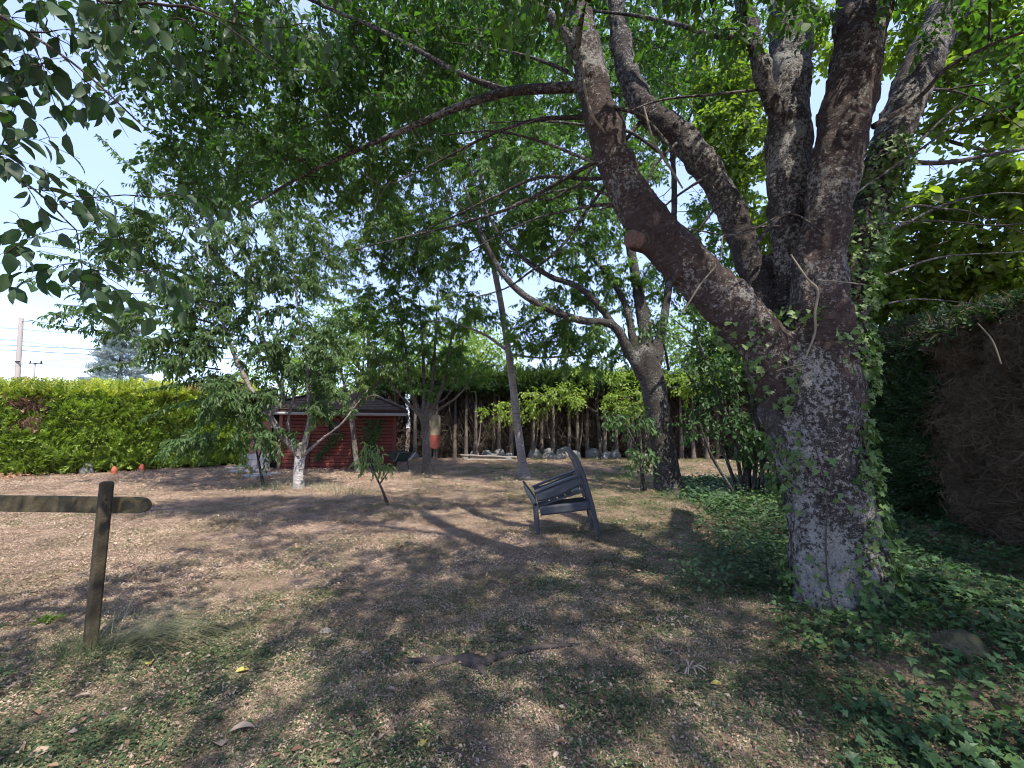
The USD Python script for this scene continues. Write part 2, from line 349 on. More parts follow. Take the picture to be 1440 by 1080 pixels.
def tube(p, r, sides=6, cap=True, rough=0.0, seed=0, s0=0.0):
    p = np.asarray(p, float); n = len(p); r = np.broadcast_to(np.asarray(r, float), n)
    t = np.empty_like(p); t[1:-1] = p[2:] - p[:-2]; t[0] = p[1] - p[0]; t[-1] = p[-1] - p[-2]
    t = norm(t)
    u = np.cross(t[0], [0, 0, 1.0] if abs(t[0, 2]) < 0.9 else [1.0, 0, 0]); u /= max(np.linalg.norm(u), 1e-9)
    us = np.empty_like(p)
    for i in range(n):
        u = u - t[i] * (u @ t[i]); u = u / max(np.linalg.norm(u), 1e-9); us[i] = u
    ws = np.cross(t, us)
    a = np.arange(sides) * 2 * math.pi / sides
    ring = us[:, None] * np.cos(a)[None, :, None] + ws[:, None] * np.sin(a)[None, :, None]
    rr = np.repeat(r[:, None], sides, 1)
    if rough:
        q = p[:, None] + ring * rr[..., None]
        rr = rr * (1 + rough * (fbm(q / np.maximum(rr[..., None], 0.02) * 0.9, 3, seed) - 0.5) * 2)
    V = (p[:, None] + ring * rr[..., None]).reshape(-1, 3)
    i = np.arange(n - 1)[:, None] * sides; j = np.arange(sides)[None]; k = (j + 1) % sides
    Fc = np.concatenate([np.stack([i + j, i + k, i + sides + k], -1).reshape(-1, 3), np.stack([i + j, i + sides + k, i + sides + j], -1).reshape(-1, 3)])
    s = s0 + np.concatenate([[0], np.cumsum(np.linalg.norm(np.diff(p, axis=0), axis=1))])
    st = np.stack([np.repeat(s, sides), np.repeat(r, sides)], 1)
    if cap:
        V = np.vstack([V, p[:1], p[-1:]]); m = n * sides
        Fc = np.vstack([Fc, [[m, (x + 1) % sides, x] for x in range(sides)], [[m + 1, (n - 1) * sides + x, (n - 1) * sides + (x + 1) % sides] for x in range(sides)]])
        st = np.vstack([st, st[:1], st[-1:]])
    return V, Fc, st


BLADE = (np.array([(0, -.5, 0), (0, .5, 0), (.55, -.38, .05), (.55, .38, .05), (1, 0, -.08)], float), np.array([(0, 1, 3), (0, 3, 2), (2, 3, 4)]))
# leaf shapes: (u along, v across, w off the plane) and triangles
LEAF4 = (np.array([(0, 0, 0), (.42, -.5, .09), (.45, 0, 0), (.42, .5, .09), (1, 0, -.16)], float), np.array([(0, 2, 1), (0, 3, 2), (1, 2, 4), (2, 3, 4)]))
LEAF2 = (np.array([(0, 0, 0), (.45, -.5, .12), (1, 0, -.12), (.45, .5, .12)], float), np.array([(0, 2, 1), (0, 3, 2)]))
LEAF10 = (np.array([(0, 0, 0), (.16, -.34, .05), (.2, 0, .01), (.16, .34, .05), (.5, -.5, .07), (.5, 0, 0), (.5, .5, .07), (.8, -.3, -.02), (.8, 0, -.06), (.8, .3, -.02), (1.02, 0, -.17)], float),
          np.array([(0, 2, 1), (0, 3, 2), (1, 2, 5), (1, 5, 4), (2, 3, 6), (2, 6, 5), (4, 5, 8), (4, 8, 7), (5, 6, 9), (5, 9, 8), (7, 8, 10), (8, 9, 10)]))
_iv = [(0, .0), (-.02, .30), (.18, .50), (.30, .24), (.52, .42), (.60, .16), (1.0, 0)]
_ov = _iv + [(a, -b) for a, b in _iv[-2:0:-1]]
LEAFIVY = (np.array([(.3, 0, -.03)] + [(a, b, .05 * (abs(b) > .3) - .08 * (a > .9)) for a, b in _ov], float), np.array([(0, 1 + (i + 1) % 12, 1 + i) for i in range(12)]))


def leaves(pos, axis, nrm, length, width=0.5, shape=LEAF4):
    pos, axis = np.asarray(pos, float), norm(axis)
    side = norm(np.cross(nrm, axis)); up = np.cross(axis, side)
    T, Fc = shape
    L = np.broadcast_to(np.asarray(length, float), len(pos))[:, None, None]
    Wd = np.broadcast_to(np.asarray(width, float), len(pos))[:, None, None]
    V = pos[:, None] + L * (axis[:, None] * T[None, :, :1] + side[:, None] * T[None, :, 1:2] * Wd + up[:, None] * T[None, :, 2:])
    n = len(T)
    return V.reshape(-1, 3), (Fc[None] + (np.arange(len(pos)) * n)[:, None, None]).reshape(-1, 3)


def put_leaves(name, single, data, material, parent, shape=LEAF4, nmax=0, fine=None, smooth=False):
    """All leaves of a plant: the nmax that show largest as parts, the rest as one part."""
    pos, ax, nr, ln, wd = [np.asarray(x, float) for x in data]
    if nmax:
        x, y, z = project(pos)
        ok = (z > 0.2) & (x > -10) & (x < 1450) & (y > -10) & (y < 1090)
        size = np.where(ok, ln / np.maximum(z, 0.2), 0)
        top = np.argsort(-size)[:nmax]; top = top[size[top] > 0]
        for i in top:
            V, Fc = leaves(pos[i:i + 1], ax[i:i + 1], nr[i:i + 1], ln[i:i + 1], wd[i:i + 1], fine or shape)
            put(single, V, Fc, material, parent, smooth=smooth)
        keep = np.ones(len(pos), bool); keep[top] = False
        pos, ax, nr, ln, wd = pos[keep], ax[keep], nr[keep], ln[keep], wd[keep]
    if len(pos):
        V, Fc = leaves(pos, ax, nr, ln, wd, shape)
        put(name, V, Fc, material, parent, kind='stuff')


def scatter(name, protos, pos, quat, scale, idx, parent=None, label=None, cat=None):
    """A PointInstancer of prototypes [(V, F, material)]."""
    root = str(parent.GetPath()) if parent else '/World'
    path = numbered(root, name)
    pi = UsdGeom.PointInstancer.Define(stage, path)
    rel = pi.CreatePrototypesRel()
    for k, (V, Fc, m) in enumerate(protos):
        pr = UsdGeom.Mesh.Define(stage, f'{path}/prototypes/sprig_{k:03d}')
        pr.CreatePointsAttr(Vt.Vec3fArray.FromNumpy(np.ascontiguousarray(V, np.float32)))
        pr.CreateFaceVertexCountsAttr(Vt.IntArray.FromNumpy(np.full(len(Fc), 3, np.int32)))
        pr.CreateFaceVertexIndicesAttr(Vt.IntArray.FromNumpy(np.ascontiguousarray(Fc, np.int32).ravel()))
        pr.CreateSubdivisionSchemeAttr('none')
        UsdShade.MaterialBindingAPI.Apply(pr.GetPrim()).Bind(MATS[m])
        rel.AddTarget(pr.GetPath())
    pi.CreatePositionsAttr(Vt.Vec3fArray.FromNumpy(np.ascontiguousarray(pos, np.float32)))
    pi.CreateOrientationsAttr(Vt.QuathArray.FromNumpy(np.ascontiguousarray(quat, np.float16)))
    s = np.asarray(scale, np.float32)
    pi.CreateScalesAttr(Vt.Vec3fArray.FromNumpy(np.ascontiguousarray(np.repeat(s[:, None], 3, 1) if s.ndim == 1 else s)))
    pi.CreateProtoIndicesAttr(Vt.IntArray.FromNumpy(np.ascontiguousarray(idx, np.int32)))
    return tag(pi, label, cat, kind='stuff')


def face_quats(normal, spin, tilt=0.0, rng=RNG):
    """Quaternions (xyzw) that turn +z to the normals (jittered), after a spin about z."""
    n = norm(np.asarray(normal, float) + tilt * rng.normal(size=np.shape(normal)))
    z = np.array([0, 0, 1.0])
    ax = np.cross(np.broadcast_to(z, n.shape), n); s = np.linalg.norm(ax, axis=1); c = n[:, 2]
    ang = np.arctan2(s, c)
    ax = np.where(s[:, None] > 1e-6, ax / np.maximum(s, 1e-9)[:, None], [1.0, 0, 0])
    return (R.from_rotvec(ax * ang[:, None]) * R.from_euler('z', spin)).as_quat()


# ------------------------------------------------------------------ the ground
T1B = np.array([2.75, 3.62])


def gh(x, y):
    x, y = np.asarray(x, float), np.asarray(y, float)
    z = 0.10 * (noise(np.stack([x * 0.35, y * 0.35, 0 * x], -1), 3) - 0.5) + 0.035 * (noise(np.stack([x * 1.6, y * 1.6, 0 * x], -1), 4) - 0.5)
    z = z + 0.20 * np.exp(-(((x - 3.3) / 1.0) ** 2 + ((y - 3.4) / 1.3) ** 2))
    return z


def gp(px, py):
    p = G(px, py); p[2] = gh(p[0], p[1])
    return p


def axis_grid(lo, hi, fine0, fine1, step):
    core = np.arange(fine0, fine1 + 1e-6, step)
    left = fine0 - (np.geomspace(1, 1 + fine0 - lo, 22) - 1)[1:][::-1]
    right = fine1 + (np.geomspace(1, 1 + hi - fine1, 22) - 1)[1:]
    return np.concatenate([left, core, right])


gx, gy = axis_grid(-400, 400, -20, 12, 0.25), axis_grid(-60, 500, -4, 26, 0.25)
X, Y = np.meshgrid(gx, gy)
V = np.stack([X, Y, gh(X, Y)], -1).reshape(-1, 3)
nx, ny = len(gx), len(gy)
i = (np.arange(ny - 1)[:, None] * nx + np.arange(nx - 1)[None]).ravel()
Fg = np.vstack([np.stack([i, i + 1, i + nx + 1], 1), np.stack([i, i + nx + 1, i + nx], 1)])
tag(put('ground', V, Fg, 'ground_look', smooth=True), 'dry trampled lawn soil under the trees', None, None, 'structure')

# ------------------------------------------------------------------ woody growth


class Plant:
    """Limbs given by hand plus twigs grown towards points of the crown."""

    def __init__(s, seed):
        s.rng = np.random.default_rng(seed)
        s.pos, s.dir, s.rad, s.par = [], [], [], []
        s.paths = []
        s.tips = []

    def limb(s, rows, step=0.2, start=0):
        """rows of x, y, z, r; its nodes can bear twigs from row number start on."""
        p = smooth_path(rows, step)
        t = norm(np.gradient(p[:, :3], axis=0))
        for k in range(int(start * len(p)), len(p)):
            s.pos.append(p[k, :3]); s.dir.append(t[k]); s.rad.append(p[k, 3]); s.par.append(-1)
        return p

    def grow(s, targets, seg=0.22, sag=0.10, leafy=True, up=0.15):
        rng = s.rng
        targets = np.asarray(targets, float)
        base = np.array(s.pos)
        order = np.argsort(cKDTree(base).query(targets)[0])
        cap = len(base) + 60 * len(targets) + 10
        pos = np.zeros((cap, 3)); dr = np.zeros((cap, 3)); n = len(base)
        pos[:n] = base; dr[:n] = s.dir
        par = list(s.par)
        for a in targets[order]:
            d = a - pos[:n]; L = np.linalg.norm(d, axis=1) + 1e-6
            cosv = (d * dr[:n]).sum(1) / L
            i = int(np.argmin(L * (1.35 - 0.5 * cosv)))
            l = L[i]
            k = max(2, int(math.ceil(l / seg)))
            k = min(k, 50)
            t = (np.arange(1, k + 1) / k)[:, None]
            m0 = (dr[i] * 0.55 + np.array([0, 0, up])) * l
            m1 = (d[i] / l * 0.9 + np.array([0, 0, -2.2 * sag]) + rng.normal(size=3) * 0.25) * l
            h = (2 * t ** 3 - 3 * t ** 2 + 1) * pos[i] + (t ** 3 - 2 * t ** 2 + t) * m0 + (-2 * t ** 3 + 3 * t ** 2) * a + (t ** 3 - t ** 2) * m1
            h[:-1] += rng.normal(size=(k - 1, 3)) * 0.012 * min(l, 1.5)
            dd = norm(np.diff(np.vstack([pos[i], h]), axis=0))
            pos[n:n + k] = h; dr[n:n + k] = dd
            par += [i] + list(range(n, n + k - 1))
            s.paths.append((i, n, k))
            if leafy:
                s.tips.append((n + k - 1, n, k))
            n += k
        s.pos = list(pos[:n]); s.dir = list(dr[:n]); s.par = par
        s.rad += [None] * (n - len(s.rad))

    def radii(s, r0=0.0026, power=0.46):
        n = len(s.pos)
        cnt = np.zeros(n)
        for tip, _, _ in s.tips:
            cnt[tip] = 1
        for i, n0, k in s.paths:
            if cnt[n0 + k - 1] == 0:
                cnt[n0 + k - 1] = 0.6
        for j in range(n - 1, -1, -1):
            if s.par[j] >= 0:
                cnt[s.par[j]] += cnt[j]
        r = r0 * np.maximum(cnt, 0.4) ** power
        for j in range(n):
            if s.par[j] >= 0:
                q = s.par[j]
                lim = s.rad[q] * (0.7 if s.par[q] < 0 else 1.0) if s.rad[q] is not None else r[j]
                s.rad[j] = min(r[j], lim)
        return cnt

    def wood(s, parent, thick='grey_bark', thin='twig_bark', big=0.016):
        """Thick branches one mesh each, the rest one mesh of twigs."""
        s.radii()
        tw = MB()
        for i, n0, k in s.paths:
            idx = [i] + list(range(n0, n0 + k))
            p = np.array([s.pos[q] for q in idx]); r = np.array([s.rad[q] for q in idx], float)
            r[0] = r[1]; r[-1] = min(r[-1], 0.0016)
            if r[1] > big:
                b = smooth_path(np.c_[p, r], 0.07)
                V, Fc, st = tube(b[:, :3], b[:, 3], 8, rough=0.08)
                put('branch', V, Fc, thick, parent, smooth=True, st=st)
            else:
                V, Fc, st = tube(p, r, 5 if r[1] > 0.007 else 3, cap=False)
                tw.add(V, Fc, st)
        if tw.n:
            V, Fc, st = tw.out()
            put('twigs', V, Fc, thin, parent, smooth=True, st=st, kind='stuff')

    def foliage(s, size=0.09, width=0.48, spacing=0.045, shoots=4, reach=0.30, hang=0.7, back=0.35, jitter=0.35):
        """Leaves along the end of each path and along short side shoots there."""
        rng = s.rng
        Ps, A, N = [], [], []
        tw = []
        for tip, n0, k in s.tips:
            p1 = s.pos[tip]; d1 = s.dir[tip]
            lines = []
            m = max(0, int(back / 0.22))
            q = [s.pos[j] for j in range(max(n0, tip - m), tip + 1)]
            lines.append(np.array(q + [p1 + d1 * reach * 0.5 + [0, 0, -0.04], p1 + d1 * reach + [0, 0, -0.12 * reach / 0.3]]))
            for _ in range(shoots):
                b = q[rng.integers(len(q))]
                o = norm(d1 + rng.normal(size=3) * 0.9)
                l = reach * rng.uniform(0.5, 1.1)
                lines.append(np.array([b, b + o * l * 0.5, b + o * l + [0, 0, -0.25 * l]]))
            for ln in lines:
                seg = np.linalg.norm(np.diff(ln, axis=0), axis=1); c = np.concatenate([[0], np.cumsum(seg)])
                t = np.arange(0.02, c[-1], spacing) + rng.uniform(-.3, .3) * spacing
                if not len(t):
                    continue
                pp = np.stack([np.interp(t, c, ln[:, x]) for x in range(3)], 1)
                dd = norm(ln[-1] - ln[0])
                sd = norm(np.cross(dd, [0, 0, 1.0])) if abs(dd[2]) < .98 else np.array([1.0, 0, 0])
                sg = np.where(np.arange(len(t)) % 2, 1.0, -1.0)[:, None]
                ax = dd * 0.45 + sd * sg * 0.7 + np.array([0, 0, -hang]) * rng.uniform(0.4, 1.3, (len(t), 1)) + rng.normal(size=(len(t), 3)) * jitter
                Ps.append(pp); A.append(ax)
                N.append(np.array([0, 0, 1.0]) + dd * 0.4 + rng.normal(size=(len(t), 3)) * 0.5)
                tw.append(ln)
        Ps, A, N = np.vstack(Ps), norm(np.vstack(A)), np.vstack(N)
        Ps = Ps + A * 0.012
        L = size * rng.uniform(0.6, 1.2, len(Ps))
        s.shoot_lines = tw
        return Ps, A, N, L, width * rng.uniform(0.85, 1.15, len(Ps))

    def shoots(s, parent, thin='twig_bark', r=0.0017):
        tw = MB()
        for ln in s.shoot_lines:
            V, Fc, st = tube(ln, np.linspace(r, r * 0.6, len(ln)), 3, cap=False)
            tw.add(V, Fc, st)
        V, Fc, st = tw.out()
        put('shoots', V, Fc, thin, parent, st=st, kind='stuff')


def blob(rng, c, rx, ry, rz, n):
    """n points in an ellipsoid, denser towards its surface."""
    d = norm(rng.normal(size=(n, 3))) * rng.uniform(0.15, 1.0, (n, 1)) ** 0.5
    return np.asarray(c) + d * [rx, ry, rz]


def pixblobs(rng, rows):
    return np.vstack([blob(rng, P(r[0], r[1], r[2]), *r[3:6], r[6]) for r in rows])


def pixlimb(rows):
    """rows of px, py, Y, width in pixels -> x, y, z, r."""
    out = []
    for px, py, Yd, w in rows:
        p = P(px, py, Yd); out.append([*p, w / 2 * depth(p) / F / math.hypot(1, (px - 720) / F)])
    return np.array(out)


def put_tube(name, rows, material, parent, sides=14, step=0.08, rough=0.06, label=None, flare=0.0):
    p = smooth_path(rows, step)
    r = p[:, 3].copy()
    if flare:
        s = np.concatenate([[0], np.cumsum(np.linalg.norm(np.diff(p[:, :3], axis=0), axis=1))])
        r *= 1 + flare * np.exp(-s / 0.25)
    V, Fc, st = tube(p[:, :3], r, sides, rough=rough, seed=len(p))
    return put(name, V, Fc, material, parent, smooth=True, st=st, label=label)


# ---- smooth union of limbs as one skin, cut again into the trunk and its stems


def limb_skin(limbs, cell=0.03, k=0.05, seed=1, amp=0.02):
    """limbs: list of arrays x, y, z, r. Returns V, F, limb number per face, st (metres along, radius)."""
    segs = []
    for li, L in enumerate(limbs):
        p = smooth_path(L, 0.10)
        s = np.concatenate([[0], np.cumsum(np.linalg.norm(np.diff(p[:, :3], axis=0), axis=1))])
        for a in range(len(p) - 1):
            segs.append((p[a, :3], p[a + 1, :3], p[a, 3], p[a + 1, 3], li, s[a], s[a + 1]))
    lo = np.min([np.minimum(a, b) - max(r, q) - 0.15 for a, b, r, q, *_ in segs], axis=0)
    hi = np.max([np.maximum(a, b) + max(r, q) + 0.15 for a, b, r, q, *_ in segs], axis=0)
    n = np.ceil((hi - lo) / cell).astype(int) + 1
    nl = len(limbs)
    D = np.full((nl, *n), 9.0, np.float32); 
    Sx = np.zeros((nl, *n), np.float32)
    ax = [lo[c] + np.arange(n[c]) * cell for c in range(3)]
    for a, b, r, q, li, s0, s1 in segs:
        m = max(r, q) + 0.16
        i0 = np.maximum(((np.minimum(a, b) - m - lo) / cell).astype(int), 0); i1 = np.minimum(((np.maximum(a, b) + m - lo) / cell).astype(int) + 2, n)
        sl = tuple(slice(i0[c], i1[c]) for c in range(3))
        gxx = ax[0][sl[0]][:, None, None] - a[0]; gyy = ax[1][sl[1]][None, :, None] - a[1]; gzz = ax[2][sl[2]][None, None] - a[2]
        d = b - a; dd = d @ d
        t = np.clip((gxx * d[0] + gyy * d[1] + gzz * d[2]) / dd, 0, 1)
        dist = np.sqrt((gxx - t * d[0]) ** 2 + (gyy - t * d[1]) ** 2 + (gzz - t * d[2]) ** 2) - (r + (q - r) * t)
        cur = D[(li, *sl)]; bt = dist < cur
        cur[bt] = dist[bt]; Sx[(li, *sl)][bt] = (s0 + (s1 - s0) * t)[bt]
    d = D[0].astype(float)
    for li in range(1, nl):
        e = D[li]; h = np.clip(0.5 + 0.5 * (d - e) / k, 0, 1)
        d = np.where(np.minimum(d, e) > 0.5, np.minimum(d, e), d * (1 - h) + e * h - k * h * (1 - h))
    near = np.abs(d) < 0.12
    g = np.stack(np.meshgrid(*ax, indexing='ij'), -1)[near]
    d[near] += amp * 1.3 * (0.35 - np.abs(fbm(g * [13, 13, 2.6], 2, seed + 4) - 0.5) * 3)
    d[near] += amp * 2 * (fbm(g * [7, 7, 4.5], 3, seed) - 0.5) + amp * 0.7 * (noise(g * [22, 22, 30], seed + 9) - 0.5)
    V, Fq = surface_net(d, lo, cell)
    ci = np.clip(np.round((V - lo) / cell).astype(int), 0, n - 1)
    dl = D[:, ci[:, 0], ci[:, 1], ci[:, 2]]
    own = dl.argmin(0)
    st = np.stack([Sx[own, ci[:, 0], ci[:, 1], ci[:, 2]], dl.min(0)], 1)
    Ft = np.vstack([Fq[:, [0, 1, 2]], Fq[:, [0, 2, 3]]])
    fo = np.sort(own[Ft], axis=1)[:, 1]
    return V, Ft, fo, st


def surface_net(d, lo, cell):
    ins = d < 0
    c = np.zeros(tuple(x - 1 for x in d.shape), int)
    for o in np.ndindex(2, 2, 2):
        c += ins[o[0]:d.shape[0] - 1 + o[0], o[1]:d.shape[1] - 1 + o[1], o[2]:d.shape[2] - 1 + o[2]]
    cells = np.argwhere((c > 0) & (c < 8))
    num = np.full(c.shape, -1); num[tuple(cells.T)] = np.arange(len(cells))
    acc = np.zeros((len(cells), 3)); w = np.zeros(len(cells))
    cor = list(np.ndindex(2, 2, 2))
    for a in cor:
        for b in cor:
            if sum(b) - sum(a) == 1 and all(y >= x for x, y in zip(a, b)):
                va = d[tuple((cells + a).T)]; vb = d[tuple((cells + b).T)]
                cr = (va < 0) != (vb < 0)
                t = np.where(cr, va / np.where(cr, va - vb, 1), 0)
                acc += np.where(cr[:, None], np.array(a) + t[:, None] * (np.array(b) - np.array(a)), 0); w += cr
    V = lo + cell * (cells + acc / w[:, None])
    quads = []
    for axn in range(3):
        e = np.zeros(3, int); e[axn] = 1
        a = ins; sl0 = tuple(slice(0, d.shape[x] - e[x]) for x in range(3)); sl1 = tuple(slice(e[x], d.shape[x]) for x in range(3))
        ch = np.argwhere(a[sl0] != a[sl1])
        u, v = (axn + 1) % 3, (axn + 2) % 3
        ch = ch[(ch[:, u] > 0) & (ch[:, v] > 0) & (ch[:, u] < d.shape[u] - 1) & (ch[:, v] < d.shape[v] - 1)]
        eu = np.zeros(3, int); eu[u] = 1; ev = np.zeros(3, int); ev[v] = 1
        qd = np.stack([num[tuple((ch - eu - ev).T)], num[tuple((ch - ev).T)], num[tuple(ch.T)], num[tuple((ch - eu).T)]], 1)
        flip = ~ins[tuple(ch.T)]
        qd[flip] = qd[flip][:, ::-1]
        quads.append(qd)
    q = np.vstack(quads)
    return V, q[(q >= 0).all(1)]


def put_skin(limbs, names, mats, parent, **kw):
    V, Ft, fo, st = limb_skin(limbs, **kw)
    N = vnormals(V, Ft)
    for li, (nm, mt) in enumerate(zip(names, mats)):
        f = Ft[fo == li]
        if not len(f):
            continue
        used, inv = np.unique(f, return_inverse=True)
        m = put(nm, V[used], inv.reshape(-1, 3), mt, parent, st=st[used])
        UsdGeom.Mesh(m).CreateNormalsAttr(Vt.Vec3fArray.FromNumpy(N[used].astype(np.float32)))
        UsdGeom.Mesh(m).SetNormalsInterpolation('vertex')
    return V, N, fo, Ft


# ------------------------------------------------------------------ the big cherry in the right foreground
cherry = thing('cherry_tree', 'big old cherry with several thick stems rising from one lichen-covered trunk in the right foreground', 'tree')
TR = {
    'trunk': [(1205, 930, 3.55, 200), (1192, 880, 3.55, 158), (1178, 790, 3.58, 142), (1166, 710, 3.6, 132), (1148, 630, 3.6, 136), (1137, 570, 3.6, 140), (1136, 515, 3.6, 122)],
    'A': [(1120, 575, 3.6, 90), (1077, 492, 3.6, 78), (1020, 425, 3.58, 73), (960, 367, 3.56, 68), (915, 315, 3.56, 60), (880, 262, 3.58, 52), (852, 190, 3.6, 49), (830, 100, 3.65, 45), (812, 20, 3.7, 42), (800, -60, 3.75, 38), (792, -160, 3.8, 28)],
    'B': [(1112, 505, 3.85, 62), (1072, 420, 3.95, 46), (1042, 335, 4.05, 43), (1010, 262, 4.1, 41), (960, 195, 4.2, 38), (905, 150, 4.3, 35), (880, 90, 4.35, 31), (868, 20, 4.4, 26), (862, -80, 4.5, 20)],
    'C': [(1135, 500, 3.75, 70), (1124, 420, 3.8, 56), (1116, 340, 3.85, 64), (1109, 260, 3.85, 66), (1108, 170, 3.9, 62), (1110, 80, 3.95, 60), (1112, 0, 4, 58), (1115, -120, 4, 48)],
    'D': [(1160, 560, 3.55, 112), (1152, 450, 3.5, 94), (1153, 380, 3.47, 80), (1163, 300, 3.45, 72), (1180, 210, 3.42, 78), (1200, 110, 3.4, 79), (1213, 20, 3.38, 82), (1227, -100, 3.4, 74)],
    'E': [(1178, 540, 3.7, 84), (1192, 430, 3.76, 60), (1210, 340, 3.8, 52), (1242, 230, 3.85, 58), (1287, 110, 3.9, 62), (1332, 20, 3.95, 66), (1378, -90, 4, 58)],
    'F': [(1112, 250, 3.85, 34), (1090, 160, 3.8, 28), (1063, 70, 3.75, 26), (1046, 0, 3.7, 24), (1030, -90, 3.7, 20)],
    'S': [(935, 350, 3.56, 34), (908, 342, 3.49, 30), (895, 338, 3.44, 27)],
}
SK = {k: pixlimb(v) for k, v in TR.items()}
root_rows = []
for a in (0.4, 1.7, 2.9, 4.1, 5.3):
    c = SK['trunk'][1, :3]; o = np.array([math.cos(a), math.sin(a), 0])
    root_rows.append(np.array([[*(c + o * 0.18 + [0, 0, 0.12]), 0.20], [*(c + o * 0.45 + [0, 0, -0.12]), 0.12], [*(c + o * 0.8 + [0, 0, -0.30]), 0.07]]))
tv, tn, tf, tF = put_skin([SK[k] for k in ('trunk', 'A', 'B', 'C', 'D', 'E', 'F', 'S')] + root_rows,
                          ['trunk', 'stem', 'stem', 'stem', 'stem', 'stem', 'limb', 'cut_stub'] + ['root'] * 5,
                          ['cherry_bark_lichen', 'red_bark', 'cherry_bark', 'cherry_bark_lichen', 'red_bark', 'cherry_bark', 'cherry_bark', 'red_bark'] + ['cherry_bark_lichen'] * 5,
                          cherry, cell=0.026, k=0.08, seed=5, amp=0.028)
e = SK['S'][-1]; dv = norm(SK['S'][-1, :3] - SK['S'][-2, :3])
V, Fc, st = tube(np.array([e[:3] - dv * 0.02, e[:3] + dv * 0.072, e[:3] + dv * 0.080]), [e[3] * 0.93, e[3] * 0.93, e[3] * 0.82], 18)
put('cut_face', V, Fc, 'cut_wood', cherry, smooth=False, label='pinkish sawn face of a pruned limb')
# bark knot on the reddish stem
kc = pixlimb([(1190, 190, 3.25, 30)])[0]
V, Fc = tm(trimesh.creation.torus(0.055, 0.022, 20, 10)); V = V @ R.from_euler('xz', [90, -20], degrees=True).as_matrix().T * [0.8, 0.6, 1.5]
put('knot', V + kc[:3], Fc, 'cherry_bark', cherry, smooth=True, st=np.c_[V[:, 2], V[:, 0]])
pl = Plant(11)
for k in 'ABCDEF':
    pl.limb(SK[k], 0.2, 0.35 if k != 'A' else 0.5)
HB = [
    [(838, 121, 3.64, 26), (800, 123, 3.7, 24), (745, 126, 3.8, 22), (705, 131, 3.9, 20), (640, 152, 4.1, 17), (580, 178, 4.3, 14), (500, 212, 4.6, 11), (420, 250, 4.9, 8), (350, 292, 5.1, 5)],
    [(715, 130, 3.9, 15), (650, 105, 4.0, 13), (590, 72, 4.1, 11), (530, 40, 4.2, 10), (470, 15, 4.3, 9), (420, -8, 4.4, 8), (350, -40, 4.6, 5)],
    [(838, 115, 3.62, 32), (812, 72, 3.55, 26), (785, 35, 3.5, 22), (750, 0, 3.5, 18), (700, -45, 3.5, 14), (620, -90, 3.5, 9)],
    [(1228, 178, 3.35, 18), (1290, 140, 3.3, 14), (1330, 97, 3.2, 13), (1390, 65, 3.1, 11), (1440, 45, 3.0, 10), (1520, 30, 3.0, 8)],
    [(1225, 222, 3.75, 18), (1262, 226, 3.8, 16), (1300, 229, 3.85, 15), (1345, 227, 3.9, 14), (1400, 216, 3.9, 12), (1470, 205, 4, 9)],
    [(1180, 288, 3.28, 8), (1240, 246, 3.2, 7), (1300, 206, 3.1, 7), (1350, 172, 3.1, 6), (1430, 148, 3, 5)],
    [(1205, 316, 3.7, 6), (1250, 314, 3.6, 5), (1320, 311, 3.6, 5), (1400, 317, 3.6, 5), (1470, 310, 3.6, 4)],
    [(1050, 52, 3.74, 14), (1000, 50, 3.8, 12), (960, 36, 3.9, 11), (895, 22, 4, 8), (830, 15, 4.1, 5)],
    [(1080, 125, 3.8, 7), (1000, 133, 3.8, 6), (925, 142, 3.9, 5), (860, 168, 4, 3)],
    [(1128, 298, 3.62, 15), (1098, 304, 3.58, 13), (1075, 328, 3.55, 12), (1058, 352, 3.56, 12), (1048, 378, 3.6, 12)],
    [(860, 150, 3.5, 9), (905, 165, 3.45, 8), (950, 215, 3.4, 8), (1000, 262, 3.4, 7), (1030, 300, 3.4, 5)],
    [(868, 235, 3.5, 10), (820, 222, 3.4, 8), (770, 202, 3.3, 6), (700, 185, 3.2, 5), (620, 190, 3.2, 3)],
    [(1160, 330, 3.3, 5), (1110, 300, 3.25, 5), (1040, 330, 3.1, 4), (960, 320, 3.0, 3)],
]
rz = np.random.default_rng(19)
for (ax_, ay_), (bx_, by_), y0_, y1_, w0_, sg_ in [((865, 165), (560, 255), 3.6, 4.4, 8, 26), ((880, 250), (590, 330), 3.6, 4.5, 7, 30), ((900, 290), (640, 370), 3.6, 4.6, 6, 24), ((868, 215), (500, 345), 3.6, 4.8, 7, -20), ((930, 215), (690, 175), 4.2, 4.6, 6, 22),
                                                  ((905, 160), (740, 285), 4.3, 4.4, 7, -26), ((885, 275), (700, 300), 3.5, 4.2, 6, 18), ((960, 200), (820, 300), 4.1, 4.0, 5, -20), ((845, 130), (640, 60), 3.7, 4.3, 7, 20), ((1020, 290), (900, 400), 4.0, 4.2, 5, 14),
                                                  ((870, 240), (660, 420), 3.6, 4.4, 6, -34), ((1000, 250), (880, 345), 4.0, 3.9, 5, 12), ((950, 190), (830, 120), 4.2, 4.6, 5, 14), ((1095, 320), (985, 350), 3.7, 3.5, 5, 10),
                                                  ((1228, 335), (1450, 268), 3.8, 4.4, 7, 16), ((1215, 400), (1450, 352), 3.8, 4.6, 6, 18), ((1205, 440), (1400, 436), 3.8, 4.8, 5, 16), ((1240, 300), (1450, 330), 3.9, 4.2, 6, 20), ((1300, 120), (1450, 190), 3.9, 4.4, 6, 14), ((1250, 250), (1420, 95), 3.9, 4.5, 7, 12)]:
    t5 = np.linspace(0, 1, 6)
    HB.append([(ax_ + (bx_ - ax_) * u + rz.normal() * 4, ay_ + (by_ - ay_) * u - sg_ * math.sin(math.pi * u) + rz.normal() * 4, y0_ + (y1_ - y0_) * u, w0_ * 1.5 * (1 - .75 * u)) for u in t5])
